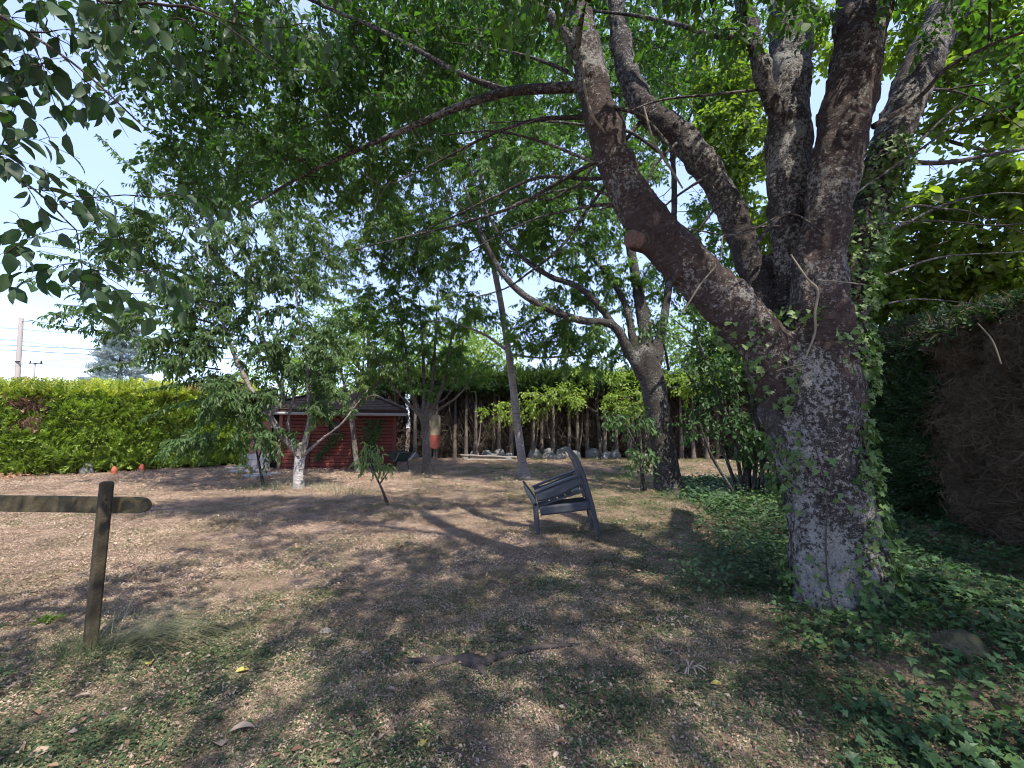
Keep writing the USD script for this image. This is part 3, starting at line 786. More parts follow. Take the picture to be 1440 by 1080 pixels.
for hb in HB:
    rows = pixlimb(hb); rows[:, 3] *= .62
    put_tube('branch', rows, 'cherry_bark', cherry, 9, 0.08, 0.08)
    pl.limb(rows, 0.2, 0.25)
# pale bare twig that hangs in front of the fork
for tw in ([(1112, 358, 3.3, 5), (1135, 392, 3.22, 6), (1150, 408, 3.2, 7), (1146, 440, 3.2, 7), (1146, 468, 3.2, 6), (1132, 505, 3.25, 5)], [(1150, 394, 3.2, 4), (1180, 396, 3.2, 4), (1215, 400, 3.25, 3)],
           [(1130, 512, 3.25, 4), (1115, 515, 3.25, 3), (1092, 521, 3.3, 2)], [(1375, 455, 3.6, 4), (1395, 478, 3.6, 5), (1408, 512, 3.6, 5)], [(905, 150, 3.4, 5), (920, 200, 3.4, 6), (945, 240, 3.4, 6), (960, 265, 3.4, 4)],
           [(820, 80, 3.4, 6), (822, 120, 3.35, 6), (832, 160, 3.35, 6), (850, 185, 3.4, 5)], [(960, 440, 3.2, 4), (985, 400, 3.2, 5), (1012, 365, 3.25, 4), (1016, 330, 3.3, 3)]):
    put_tube('dead_twig', pixlimb(tw) * [1, 1, 1, .6], 'pale_twig', cherry, 6, 0.04, 0.1)
rg = pl.rng
bare = np.vstack([pixblobs(rg, [(620, 250, 4.3, 1.3, .6, .8, 95), (720, 230, 4.0, .9, .5, .6, 80), (560, 330, 4.6, 1.1, .6, .6, 60), (760, 330, 4.2, .8, .5, .6, 50), (850, 330, 3.9, .5, .4, .5, 12), (1000, 300, 3.6, .6, .4, .5, 14)]),
                  pixblobs(rg, [(1320, 280, 3.6, .7, .3, .5, 20), (1330, 370, 3.8, .6, .3, .3, 8)])])
pl.grow(bare, 0.16, 0.14, leafy=False, up=0.1)
pl.grow(np.vstack([pixblobs(rg, [(470, 205, 5.0, 1.3, .9, .6, 60), (350, 120, 5.2, 1.4, .9, .8, 85), (550, 85, 4.9, 1.3, 1.0, .8, 75), (255, 50, 4.8, 1.1, .8, .7, 60), (640, 15, 4.8, 1.3, 1.0, .7, 55), (420, 15, 4.8, 1.5, 1.1, .7, 75),
                                 (300, 230, 5.4, .9, .6, .45, 30), (250, -80, 4.2, 1.5, 1.2, .6, 40), (760, -40, 4.6, 1.3, 1.2, .6, 40), (930, 40, 4.9, .9, .7, .6, 26), (600, -160, 4.0, 2.0, 1.5, .7, 50)]),
                   blob(rg, (2.6, 2.1, 5.3), 2.3, 1.8, .8, 165), blob(rg, (0.6, 1.8, 5.0), 1.7, 1.5, .6, 130), blob(rg, (4.8, 2.6, 5.3), 1.8, 1.8, .9, 75), blob(rg, (1.0, 5.6, 6.8), 2.6, 2.0, 1.0, 90), blob(rg, (3.8, 0.7, 5.3), 1.8, 1.5, .7, 170), blob(rg, (-1.4, 3.6, 5.6), 1.6, 1.6, .8, 75), blob(rg, (1.2, 0.1, 5.2), 1.8, 1.3, .7, 140)]), 0.22, 0.10)
pl.wood(cherry, 'cherry_bark', 'twig_bark', 0.02)
data = pl.foliage(0.094, 0.52, 0.036, 4, 0.36, 0.75, 0.4, 0.45)
put_leaves('foliage', 'leaf', data, 'cherry_leaf', cherry, nmax=120, fine=LEAF10)
pl.shoots(cherry)

# ------------------------------------------------------------------ other cherries and orchard trees


def orchard(label, seed, trunk, limbs, blobs, leaf, lp, bark_m='grey_bark', name='orchard_tree', cat='tree', trunk_parts=None, nmax=0, big=0.016, extra=None, skin=True, sag=0.1, up=0.15, grow_seg=0.22, start=0.3, dense=1.0, limb_k=.84, shape=LEAF2, trunk_k=.84):
    t = thing(name, label, cat)
    p = Plant(seed)
    rows = [pixlimb(trunk)] + [pixlimb(l) for l in limbs]
    for k_, r_ in enumerate(rows):
        r_[:, 3] *= trunk_k if k_ == 0 else limb_k
    if skin:
        put_skin(rows, ['trunk'] + ['limb'] * len(limbs), [bark_m] * len(rows), t, cell=skin, k=0.03, seed=seed, amp=0.012)
    else:
        for k, r_ in enumerate(rows):
            put_tube('trunk' if k == 0 else 'limb', r_, bark_m, t, 12, 0.12, 0.08, flare=0.5 if k == 0 else 0)
    p.limb(rows[0], 0.2, 0.6)
    for r_ in rows[1:]:
        p.limb(r_, 0.2, start)
    p.grow(pixblobs(p.rng, [(*q[:6], int(q[6] * dense)) for q in blobs]), grow_seg, sag, up=up)
    p.wood(t, bark_m, 'twig_bark', big)
    d = p.foliage(**lp)
    if extra:
        d = extra(t, p, d)
    put_leaves('foliage', 'leaf', d, leaf, t, shape, nmax=nmax, fine=LEAF10)
    p.shoots(t)
    return t


orchard('stout dark-barked cherry behind the tipped chair, forking low into arching limbs', 21,
        [(945, 705, 10, 72), (938, 670, 10, 54), (928, 600, 10, 46), (918, 540, 10, 48), (908, 500, 10, 44)],
        [[(905, 530, 10, 30), (885, 495, 9.9, 24), (862, 458, 9.8, 20), (815, 450, 9.7, 17), (768, 433, 9.6, 16), (733, 412, 9.5, 15), (705, 382, 9.5, 13), (682, 340, 9.5, 11), (664, 290, 9.5, 8), (640, 230, 9.4, 5)],
         [(870, 468, 9.9, 18), (842, 430, 9.9, 15), (812, 403, 9.8, 14), (772, 388, 9.8, 12), (735, 362, 9.8, 10), (700, 325, 9.8, 8), (672, 270, 9.9, 6), (655, 210, 9.9, 4)],
         [(895, 510, 10.1, 22), (880, 430, 10.2, 15), (850, 382, 10.2, 11), (832, 358, 10.3, 9), (815, 290, 10.3, 7), (800, 200, 10.4, 5)],
         [(912, 505, 10, 34), (903, 440, 10.2, 28), (892, 380, 10.3, 22), (880, 300, 10.4, 18), (878, 210, 10.5, 15), (872, 120, 10.6, 11), (865, 30, 10.6, 7)],
         [(922, 510, 10, 30), (935, 440, 10.2, 20), (945, 360, 10.4, 16), (948, 260, 10.5, 13), (940, 150, 10.6, 12), (930, 60, 10.7, 10), (925, -40, 10.8, 7)],
         [(942, 225, 10.5, 8), (968, 170, 10.4, 7), (985, 120, 10.3, 5), (1000, 60, 10.2, 4)]],
        [(800, 320, 9.9, 1.5, 1.3, 1.2, 80), (860, 400, 10.6, 1.3, 1.0, .8, 30), (760, 470, 10.8, 1.2, .9, .5, 16), (735, 245, 9.9, 1.7, 1.4, 1.2, 80), (860, 240, 10.4, 1.5, 1.3, 1.2, 65), (965, 150, 10.4, 1.6, 1.5, 1.5, 85), (780, 130, 10, 1.9, 1.6, 1.4, 110), (900, 60, 10.4, 1.9, 1.6, 1.3, 90),
         (1020, 320, 10.8, 1.1, 1.0, 1.2, 36), (965, 390, 10.8, .9, .8, .8, 26), (800, 440, 10.3, 1.5, 1.0, .7, 26), (690, 60, 10.2, 1.8, 1.5, 1.2, 80), (1080, 60, 11, 1.3, 1.2, 1.4, 45), (840, 500, 10.6, 1.0, .8, .4, 14)],
        'cherry_leaf', dict(size=0.115, width=0.50, spacing=0.028, shoots=5, reach=0.36, hang=0.8, back=0.4), name='cherry_tree', bark_m='grey_bark', skin=0.04, dense=1.35, limb_k=.64, trunk_k=.74, big=0.018)

orchard('slender tall tree with a leaning pale grey trunk standing left of the tipped chair', 31,
        [(738, 678, 12.3, 30), (735, 655, 12.3, 21), (728, 600, 12.3, 19), (718, 515, 12.3, 17), (705, 430, 12.3, 15), (690, 350, 12.3, 13), (678, 260, 12.3, 11), (668, 170, 12.3, 8), (660, 80, 12.3, 5)],
        [[(712, 492, 12.3, 8), (680, 470, 12.1, 6), (640, 455, 11.9, 4), (600, 450, 11.8, 2.5)], [(716, 498, 12.3, 7), (760, 503, 12.2, 5), (820, 500, 12, 4), (870, 510, 12, 2.5)],
         [(694, 370, 12.3, 8), (650, 300, 12.2, 6), (610, 240, 12, 4)], [(684, 310, 12.3, 7), (720, 240, 12.4, 5), (745, 170, 12.5, 3)]],
        [(665, 215, 12.2, 2.2, 1.7, 1.9, 130), (630, 330, 12.2, 1.9, 1.5, 1.3, 85), (725, 345, 12.5, 1.2, 1.2, 1.0, 30), (600, 190, 12, 1.9, 1.5, 1.4, 95), (690, 90, 12.3, 2.4, 1.8, 1.5, 110), (500, 250, 12.6, 1.8, 1.4, 1.2, 55), (560, 330, 12.8, 1.6, 1.3, 1.1, 45), (420, 200, 12.8, 1.8, 1.4, 1.1, 45), (650, 440, 12.1, 1.0, .8, .6, 22), (800, 480, 12.1, 1.2, .6, .4, 12), (560, 80, 12, 2, 1.6, 1.3, 80)],
        'orchard_leaf', dict(size=0.115, width=0.46, spacing=0.028, shoots=5, reach=0.38, hang=0.9, back=0.4), bark_m='pale_bark', skin=False, dense=1.5, trunk_k=.58, limb_k=.6)

v4 = [(600, 668, 13.8, 30), (600, 645, 13.8, 22), (598, 605, 13.8, 19), (595, 580, 13.8, 22)]
orchard('vase-shaped tree with many upright limbs from one short trunk right of the red shed', 41, v4,
        [[(594, 590, 13.8, 12), (578, 550, 13.7, 9), (572, 500, 13.6, 7), (562, 440, 13.5, 4)], [(596, 588, 13.8, 11), (596, 540, 13.9, 8), (594, 480, 14, 6), (588, 400, 14, 3)],
         [(598, 588, 13.8, 11), (608, 540, 13.8, 8), (612, 480, 13.8, 6), (616, 410, 13.8, 3)], [(600, 590, 13.8, 11), (622, 545, 13.7, 8), (632, 490, 13.6, 6), (645, 430, 13.5, 3)],
         [(592, 586, 13.8, 9), (560, 552, 13.5, 6), (540, 520, 13.3, 5), (520, 480, 13.2, 3)], [(602, 585, 13.8, 8), (640, 560, 13.6, 6), (665, 530, 13.4, 4), (690, 490, 13.4, 2.5)],
         [(604, 570, 13.8, 7), (628, 558, 14, 5), (646, 520, 14.1, 4), (652, 470, 14.1, 3)]],
        [(600, 470, 13.8, 1.6, 1.3, 1.3, 90), (590, 385, 13.9, 1.8, 1.5, 1.4, 110), (645, 515, 13.7, 1.1, 1.0, .7, 32), (545, 440, 13.5, 1.1, 1.0, 1.1, 50), (570, 300, 14, 1.7, 1.4, 1.1, 70), (600, 545, 13.6, .9, .8, .3, 14)],
        'orchard_leaf', dict(size=0.125, width=0.40, spacing=0.028, shoots=5, reach=0.40, hang=1.0, back=0.4), skin=0.03, dense=0.62, bark_m='brown_bark', trunk_k=.56, limb_k=.62)

orchard('small grey tree spreading in front of the red shed wall', 51,
        [(503, 662, 14, 18), (500, 640, 14, 14), (496, 600, 14, 14), (492, 578, 14, 16)],
        [[(491, 584, 14, 10), (468, 556, 13.8, 8), (445, 536, 13.6, 6), (425, 500, 13.4, 3)], [(492, 582, 14, 9), (486, 550, 14, 7), (478, 510, 14, 5), (470, 450, 14, 3)],
         [(494, 582, 14, 10), (518, 552, 13.9, 8), (540, 528, 13.8, 6), (552, 490, 13.7, 3)], [(494, 580, 14, 8), (505, 545, 14.1, 6), (512, 500, 14.2, 4), (510, 440, 14.2, 3)],
         [(492, 586, 14, 8), (505, 566, 13.6, 6), (525, 556, 13.3, 4), (540, 560, 13.2, 3)]],
        [(490, 480, 13.7, 1.5, 1.2, 1.2, 70), (440, 515, 13.6, 1.0, .9, .7, 34), (545, 515, 13.6, .9, .9, .6, 30), (480, 400, 13.7, 1.8, 1.4, 1.4, 90), (500, 545, 13.4, .9, .7, .3, 14), (450, 330, 13.8, 1.6, 1.3, 1.0, 60)],
        'peach_leaf', dict(size=0.13, width=0.38, spacing=0.028, shoots=5, reach=0.40, hang=1.0, back=0.4), skin=0.03, dense=0.62, bark_m='brown_bark', trunk_k=.56, limb_k=.62)


def long_shoots(rows_list):
    def extra(t, p, d):
        rng = p.rng; parts = [list(map(np.asarray, d))]
        for rows in rows_list:
            q = smooth_path(pixlimb(rows) * [1, 1, 1, .6], 0.1)
            V, Fc, st = tube(q[:, :3], q[:, 3], 5)
            put('arching_shoot', V, Fc, 'twig_bark', t, smooth=True, st=st)
            q[:, :3] += 0.10 * (np.stack([noise(q[:, :3] * 2.3, 5 + k) for k in range(3)], 1) - .5)
            c = np.concatenate([[0], np.cumsum(np.linalg.norm(np.diff(q[:, :3], axis=0), axis=1))])
            s_ = np.arange(c[-1] * 0.25, c[-1], 0.017)
            pp = np.stack([np.interp(s_, c, q[:, x]) for x in range(3)], 1)
            dd = norm(q[-1, :3] - q[0, :3]); sd = norm(np.cross(dd, [0, 0, 1.0]))
            ax = dd * 0.45 + sd * np.where(np.arange(len(s_)) % 2, 1, -1)[:, None] * 0.35 + np.array([0, 0, -1.0]) * rng.uniform(.3, 1.2, (len(s_), 1)) + rng.normal(size=(len(s_), 3)) * 0.38
            parts.append([pp, norm(ax), np.array([0, -0.6, 0.8]) + rng.normal(size=(len(s_), 3)) * 0.4, 0.19 * rng.uniform(.35, 1.15, len(s_)) * np.linspace(1.1, .75, len(s_)), 0.36 * np.ones(len(s_))])
        return [np.concatenate([q[k] for q in parts]) for k in range(5)]
    return extra


SH = [[(300, 455, 10.4, 6), (200, 425, 10, 4), (110, 405, 9.8, 3), (32, 395, 9.7, 2)], [(320, 490, 10.4, 6), (220, 478, 10, 4), (120, 462, 9.8, 3), (48, 452, 9.7, 2)],
      [(300, 440, 10.4, 5), (200, 385, 10.1, 4), (110, 350, 9.9, 3), (32, 325, 9.8, 2)], [(310, 400, 10.5, 5), (240, 330, 10.2, 4), (165, 285, 10, 3), (88, 240, 9.9, 2)],
      [(320, 380, 10.5, 5), (265, 300, 10.3, 4), (200, 250, 10.1, 3), (135, 188, 10, 2)], [(330, 360, 10.6, 5), (290, 270, 10.4, 4), (245, 200, 10.3, 3), (205, 140, 10.2, 2)],
      [(310, 520, 10.4, 5), (240, 510, 10.1, 4), (180, 510, 9.9, 3), (120, 522, 9.8, 2)], [(340, 560, 10.3, 5), (290, 560, 10, 4), (240, 572, 9.9, 3), (200, 590, 9.8, 2)],
      [(320, 430, 10.3, 5), (220, 405, 9.9, 4), (130, 372, 9.6, 3), (55, 352, 9.5, 2)], [(330, 470, 10.3, 5), (240, 455, 9.9, 4), (150, 435, 9.6, 3), (80, 428, 9.5, 2)],
      [(345, 350, 10.4, 5), (330, 260, 10.2, 4), (300, 190, 10, 3), (262, 120, 9.9, 2)], [(350, 540, 10.3, 5), (300, 535, 9.9, 4), (250, 540, 9.7, 3), (205, 548, 9.6, 2)]]
white_tree = orchard('small fruit tree with a white-barked base and long arching leafy shoots, left of the shed', 61,
        [(420, 690, 10.6, 20), (420, 668, 10.6, 16), (421, 640, 10.6, 16), (423, 628, 10.6, 18)],
        [[(420, 640, 10.6, 13), (405, 622, 10.5, 12), (388, 600, 10.4, 12), (376, 578, 10.3, 11), (352, 545, 10.3, 9), (328, 495, 10.3, 8), (312, 450, 10.3, 6), (298, 400, 10.3, 5), (290, 330, 10.4, 3)],
         [(424, 640, 10.6, 13), (430, 618, 10.6, 11), (436, 588, 10.6, 10), (434, 555, 10.6, 8), (430, 500, 10.6, 6), (420, 440, 10.6, 4), (410, 360, 10.7, 3)],
         [(424, 642, 10.6, 7), (452, 618, 10.4, 5), (480, 596, 10.2, 4), (500, 570, 10.1, 3), (520, 545, 10.1, 2)],
         [(380, 582, 10.3, 9), (398, 560, 10.4, 7), (380, 510, 10.5, 6), (365, 450, 10.6, 5), (352, 370, 10.6, 4), (345, 290, 10.7, 3)],
         [(414, 622, 10.6, 6), (405, 598, 10.7, 5), (412, 560, 10.8, 4), (425, 520, 10.9, 3)]],
        [(300, 430, 10.5, 1.6, 1.2, 1.2, 70), (225, 345, 10.6, 1.3, 1.1, 1.0, 45), (400, 350, 10.5, 1.9, 1.4, 1.5, 90), (150, 445, 10.0, .9, .7, .4, 12), (270, 490, 10, 1.2, .9, .6, 34), (320, 555, 10, 1.1, .8, .6, 40),
         (420, 490, 10.3, 1.4, 1.1, 1.0, 55), (335, 240, 10.8, 1.6, 1.3, 1.1, 70), (250, 250, 10.8, 1.3, 1.0, .9, 36), (180, 330, 10.4, .9, .8, .6, 18), (460, 560, 10.3, .7, .6, .5, 16), (370, 610, 10.2, .6, .5, .35, 10), (420, 220, 10.9, 1.6, 1.3, 1.1, 60), (270, 620, 10, .7, .5, .3, 8)],
        'peach_leaf', dict(size=0.14, width=0.38, spacing=0.028, shoots=5, reach=0.40, hang=1.1, back=0.4), skin=0.03, bark_m='pale_bark', dense=0.9, extra=long_shoots(SH))
# the trunk's base is whitewashed: a sleeve of paint over the lowest bark
rows = pixlimb([(420, 690, 10.6, 18.6), (420, 668, 10.6, 15.6), (421, 650, 10.6, 15.4), (422, 641, 10.6, 15.8)])
q = smooth_path(rows, 0.04)
V, Fc, st = tube(q[:, :3], q[:, 3], 20, cap=False, rough=0.05)
V = V.reshape(-1, 20, 3); V[-1, :, 2] += 0.10 * (noise(V[-1] * 30, 3) - .6); V[-2, :, 2] += .05 * (noise(V[-1] * 30, 3) - .6)
put('whitewash', V.reshape(-1, 3), Fc, 'white_bark', white_tree, smooth=True, st=st, label='whitewashed lower trunk')

# the tree at the left whose low branches hang into the top left corner; its trunk stands outside the frame
over = thing('overhanging_tree', 'tree leaning in from beyond the left edge, large dark leaves hanging at top left', 'tree')
po = Plant(71)
o_tr = np.array([[-4.6, 1.1, -.1, .17], [-4.5, 1.1, 1.2, .14], [-4.35, 1.15, 2.4, .12], [-4.2, 1.3, 3.6, .09], [-4.0, 1.5, 4.6, .05]])
put_tube('trunk', o_tr, 'cherry_bark', over, 14, 0.1, 0.08, flare=0.4)
for rows in ([[-4.25, 1.25, 3.2, .05], [-3.6, 1.5, 3.65, .03], [-3.0, 1.9, 3.75, .014], [-2.5, 2.15, 3.55, .007], [-2.1, 2.3, 3.2, .004]],
             [[-4.3, 1.2, 2.8, .045], [-3.7, 1.6, 3.1, .024], [-3.2, 2.0, 3.05, .012], [-2.7, 2.2, 2.85, .006], [-2.45, 2.3, 2.6, .004]],
             [[-4.15, 1.35, 3.8, .045], [-3.4, 1.6, 4.2, .026], [-2.6, 2.0, 4.2, .013], [-1.9, 2.3, 4.0, .006], [-1.5, 2.5, 3.8, .004]]):
    put_tube('limb', np.array(rows), 'cherry_bark', over, 9, 0.08, 0.08)
    po.limb(np.array(rows), 0.15, 0.35)
rg = po.rng
po.grow(np.vstack([pixblobs(rg, [(35, 50, 2.2, .32, .22, .28, 13), (15, 190, 2.2, .22, .2, .25, 10), (95, 110, 2.35, .3, .2, .24, 7), (85, 270, 2.3, .14, .15, .12, 6), (120, 385, 2.4, .14, .15, .10, 6), (190, 25, 2.5, .35, .25, .22, 12),
                                 (70, -30, 2.3, .4, .3, .2, 14), (175, 335, 2.5, .12, .1, .06, 3), (300, 30, 2.8, .4, .25, .2, 10), (15, 60, 2.2, .2, .2, .3, 8), (210, 400, 2.6, .2, .15, .12, 4), (430, 10, 3.0, .4, .3, .15, 8), (290, 300, 3.0, .25, .2, .2, 4), (40, 330, 2.2, .1, .1, .05, 3)]),
                   blob(rg, (-3.4, 1.0, 4.0), .9, .8, .5, 36), blob(rg, (-2.0, 1.0, 4.7), 1.3, 1.0, .5, 100), blob(rg, (-1.6, -.5, 5.0), 1.5, 1.2, .6, 105), blob(rg, (-3.6, -.6, 4.8), 1.5, 1.1, .6, 45)]), 0.12, 0.2, up=0.05)
po.wood(over, 'cherry_bark', 'twig_bark', 0.012)
data = po.foliage(0.118, 0.54, 0.075, 1, 0.20, 1.0, 0.2, 0.45)
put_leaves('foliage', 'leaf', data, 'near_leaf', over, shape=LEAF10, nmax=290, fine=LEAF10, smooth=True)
po.shoots(over, r=0.0022)

# broad-leaved tree behind the right hedge, light through its leaves
lime = orchard('broad-leaved tree with glowing yellow-green leaves behind the dark hedge at right', 81,
        [(1560, 760, 8.4, 40), (1545, 600, 8.4, 32), (1530, 400, 8.4, 26), (1500, 150, 8.4, 20), (1480, -80, 8.4, 12)],
        [[(1530, 420, 8.4, 16), (1450, 370, 8, 12), (1370, 350, 7.6, 9), (1290, 345, 7.4, 6), (1230, 350, 7.4, 3)], [(1520, 300, 8.4, 14), (1430, 230, 7.6, 10), (1340, 200, 7.2, 8), (1260, 180, 7, 4)],
         [(1505, 200, 8.4, 14), (1420, 90, 7.4, 10), (1330, 40, 6.8, 8), (1250, 10, 6.6, 4)], [(1520, 340, 8.4, 13), (1400, 330, 9, 10), (1250, 260, 9.4, 8), (1120, 200, 9.6, 6), (1030, 170, 9.8, 4)],
         [(1530, 430, 8.4, 12), (1460, 420, 8.2, 9), (1380, 415, 8, 7), (1300, 430, 8, 4)]],
        [(1350, 295, 6.8, 1.2, 1.0, .8, 46), (1400, 120, 6.4, 1.3, 1.1, .9, 56), (1300, 395, 7.6, 1.3, 1.0, .55, 42), (1410, 385, 7.2, .9, .8, .5, 30), (1255, 330, 7.8, .9, .8, .9, 30), (1040, 180, 9.4, 1.1, .9, 1.7, 70), (1010, 90, 9.6, .9, .8, .9, 24),
         (1290, 25, 7.0, 1.3, 1.0, .8, 40), (1450, 250, 6.0, .8, .8, .9, 26), (1230, 420, 8.4, .7, .6, .6, 18), (1420, 20, 6.2, 1.0, .9, .6, 26), (1070, 330, 9.6, .7, .6, 1.1, 26), (1370, 440, 8.0, .8, .6, .25, 12), (1150, 50, 9.6, .6, .6, .9, 16)],
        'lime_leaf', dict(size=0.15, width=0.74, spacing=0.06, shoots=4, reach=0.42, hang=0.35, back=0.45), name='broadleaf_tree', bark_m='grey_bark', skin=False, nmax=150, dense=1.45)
# ------------------------------------------------------------------ hedges


def frond(rng, n=9, length=0.26, wide=0.10, blade=0.022):
    """A flat evergreen sprig: a stem along +z with slim side blades."""
    pos, ax, nr, ln = [], [], [], []
    for k in range(n):
        u = k / n
        s = 1 if k % 2 else -1
        pos.append((0, 0, u * length)); ax.append((s * 0.8, rng.normal() * 0.25, 0.75)); nr.append((rng.normal() * .3, 1, rng.normal() * .3)); ln.append(wide * (1 - 0.6 * u) * rng.uniform(.8, 1.2))
    pos.append((0, 0, 0)); ax.append((0.02, 0.1, 1)); nr.append((0, 1, 0)); ln.append(length * 1.1)
    ln = np.array(ln)
    V, Fc = leaves(np.array(pos), np.array(ax), np.array(nr), ln, blade / ln * 1.6, LEAF4)
    return V, Fc


rf = np.random.default_rng(5)
FR = [frond(rf) for _ in range(3)]
STICK = []
for _ in range(5):
    mb = MB()
    for k in range(5):
        d = norm(rf.normal(size=3) * [1, 1, .7] + [0, 0, .35]); b = rf.normal(size=3) * 0.06
        c = b + d * rf.uniform(.06, .16); e2 = c + norm(d + rf.normal(size=3) * .6) * rf.uniform(.05, .13)
        V, Fc, st = tube(np.array([b, c, e2]), [.0045, .0034, .0016], 3, cap=False); mb.add(V, Fc)
        for _ in range(3):
            s0 = b + (e2 - b) * rf.uniform(.3, .9); V, Fc, st = tube(np.array([s0, s0 + norm(d * .5 + rf.normal(size=3)) * rf.uniform(.03, .09)]), [.0024, .0012], 3, cap=False); mb.add(V, Fc)
    STICK.append(mb.out()[:2])


def hedge_surface(rng, a, b, thick, h0, h1, n, top=0.25, bump=0.16, face=1.0):
    """Points and outward normals on the near face, the top and the ends of a clipped hedge from a to b (near face line)."""
    a, b = np.array([a[0], a[1], 0.0]), np.array([b[0], b[1], 0.0])
    d = norm(b - a); nrm = np.array([d[1], -d[0], 0])
    if nrm @ (CAM * [1, 1, 0] - a) < 0:
        nrm = -nrm
    L = np.linalg.norm(b - a)
    s = rng.uniform(0, 1, n); isface = rng.uniform(0, 1, n) > top
    h = h0 + (h1 - h0) * s
    z = np.where(isface, rng.uniform(0.02, 1.0, n) * h, h)
    back = np.where(isface, 0, rng.uniform(0, thick, n))
    p = a + d * (s * L)[:, None] - nrm * back[:, None] + np.array([0, 0, 1]) * z[:, None]
    nn = np.where(isface[:, None], nrm + [0, 0, 0.25], [0, 0, 1.0] + nrm * 0.2)
    lump = (fbm(p * [1.6, 1.6, 2.2], 3, 4) - 0.5) * 2 * bump
    p = p + nn * lump[:, None]
    return p, nn, s, isface


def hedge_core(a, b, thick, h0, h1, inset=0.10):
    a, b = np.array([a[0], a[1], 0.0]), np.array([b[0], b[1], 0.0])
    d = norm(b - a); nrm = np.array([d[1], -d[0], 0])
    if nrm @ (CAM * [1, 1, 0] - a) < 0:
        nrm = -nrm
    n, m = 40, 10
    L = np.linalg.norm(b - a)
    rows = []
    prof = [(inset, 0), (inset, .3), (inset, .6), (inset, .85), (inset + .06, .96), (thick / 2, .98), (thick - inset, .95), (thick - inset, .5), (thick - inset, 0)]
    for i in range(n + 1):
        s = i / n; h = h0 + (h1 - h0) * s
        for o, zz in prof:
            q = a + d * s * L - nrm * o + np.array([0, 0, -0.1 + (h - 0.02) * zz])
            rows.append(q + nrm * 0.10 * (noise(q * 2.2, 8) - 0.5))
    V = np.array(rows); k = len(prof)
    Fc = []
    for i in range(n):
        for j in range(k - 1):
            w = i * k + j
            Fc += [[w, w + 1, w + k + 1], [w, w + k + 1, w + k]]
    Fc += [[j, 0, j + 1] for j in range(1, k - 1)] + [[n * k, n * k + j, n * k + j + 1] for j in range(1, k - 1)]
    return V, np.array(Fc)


# the long bright hedge at the left
hl = thing('hedge', 'long clipped evergreen hedge in full sun along the left side of the lawn', 'hedge')
A0, A1 = G(-190, 683)[:2], G(352, 655)[:2]
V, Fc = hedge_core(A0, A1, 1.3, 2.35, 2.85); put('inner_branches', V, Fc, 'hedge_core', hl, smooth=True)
rh = np.random.default_rng(17)
p, nn, s, isf = hedge_surface(rh, A0, A1, 1.3, 2.35, 2.85, 9500, 0.22, 0.26)
p = np.vstack([p, np.c_[A1[0] - 0.05 + rh.normal(size=600) * .08, A1[1] + rh.uniform(0, 1.2, 600), rh.uniform(0, 2.8, 600)]]); nn = np.vstack([nn, np.tile([0.9, -.3, .3], (600, 1))]); isf = np.r_[isf, np.ones(600, bool)]
dead = ((noise(p * [.9, .9, 1.4], 21) > 0.80) | (np.hypot((project(p)[0] - 42) / 30, (project(p)[1] - 577) / 11) < 1)) & (rh.uniform(size=len(p)) < .8)
zfrac = p[:, 2] / 2.6
cls = np.where(dead, 6, np.where((zfrac + rh.normal(size=len(p)) * .06) > 0.93, 3, 0)) + rh.integers(0, 3, len(p))
qd = face_quats(nn + np.array([0, 0, 0.55]), rh.uniform(0, 6.28, len(p)), 0.5, rh)
scatter('foliage', [(v, f, 'hedge_leaf') for v, f in FR] + [(v, f, 'hedge_leaf_tip') for v, f in FR] + [(v, f, 'dead_needles') for v, f in FR], p, qd, rh.uniform(.9, 2.0, len(p)), cls, hl)

# the dark hedge at the right, dead and brown along its near stretch
hr = thing('hedge', 'tall dark conifer hedge at right, its near stretch brown and leafless', 'hedge')
B0, B1 = (5.35, 2.2), (7.55, 10.8)
BM = (np.array(B0) * .42 + np.array(B1) * .58)
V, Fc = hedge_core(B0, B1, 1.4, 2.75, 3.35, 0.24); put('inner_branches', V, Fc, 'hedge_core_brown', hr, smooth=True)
p, nn, s, isf = hedge_surface(rh, B0, B1, 1.4, 2.75, 3.35, 20000, 0.12, 0.34)
x, y, z = project(p)
brown = (x > 1322 + 40 * (noise(p * 1.5, 31) - .5) + np.clip((y - 640) * .35, 0, 60)) & isf
top = ~isf | (p[:, 2] > 0.93 * 3.0)
cls = np.where(brown & ~top, 3, np.where(top & (rh.uniform(size=len(p)) < .5), 3, 0)) + rh.integers(0, 3, len(p))
cls = np.where(cls >= 3, 3 + rh.integers(0, 5, len(p)), cls)
q1 = face_quats(nn * .5 + np.array([0, 0, 0.7]), rh.uniform(0, 6.28, len(p)), 1.3, rh)
sc = np.where(cls >= 3, rh.uniform(.7, 1.3, len(p)), rh.uniform(.8, 1.4, len(p)))
scatter('foliage', [(v, f, 'hedge_leaf_dark') for v, f in FR] + [(v * 1.0, f, 'dead_spray') for v, f in STICK], p, q1, sc, cls, hr)

# the row of old conifers along the back, bare stems below a green top
rc = np.random.default_rng(23)


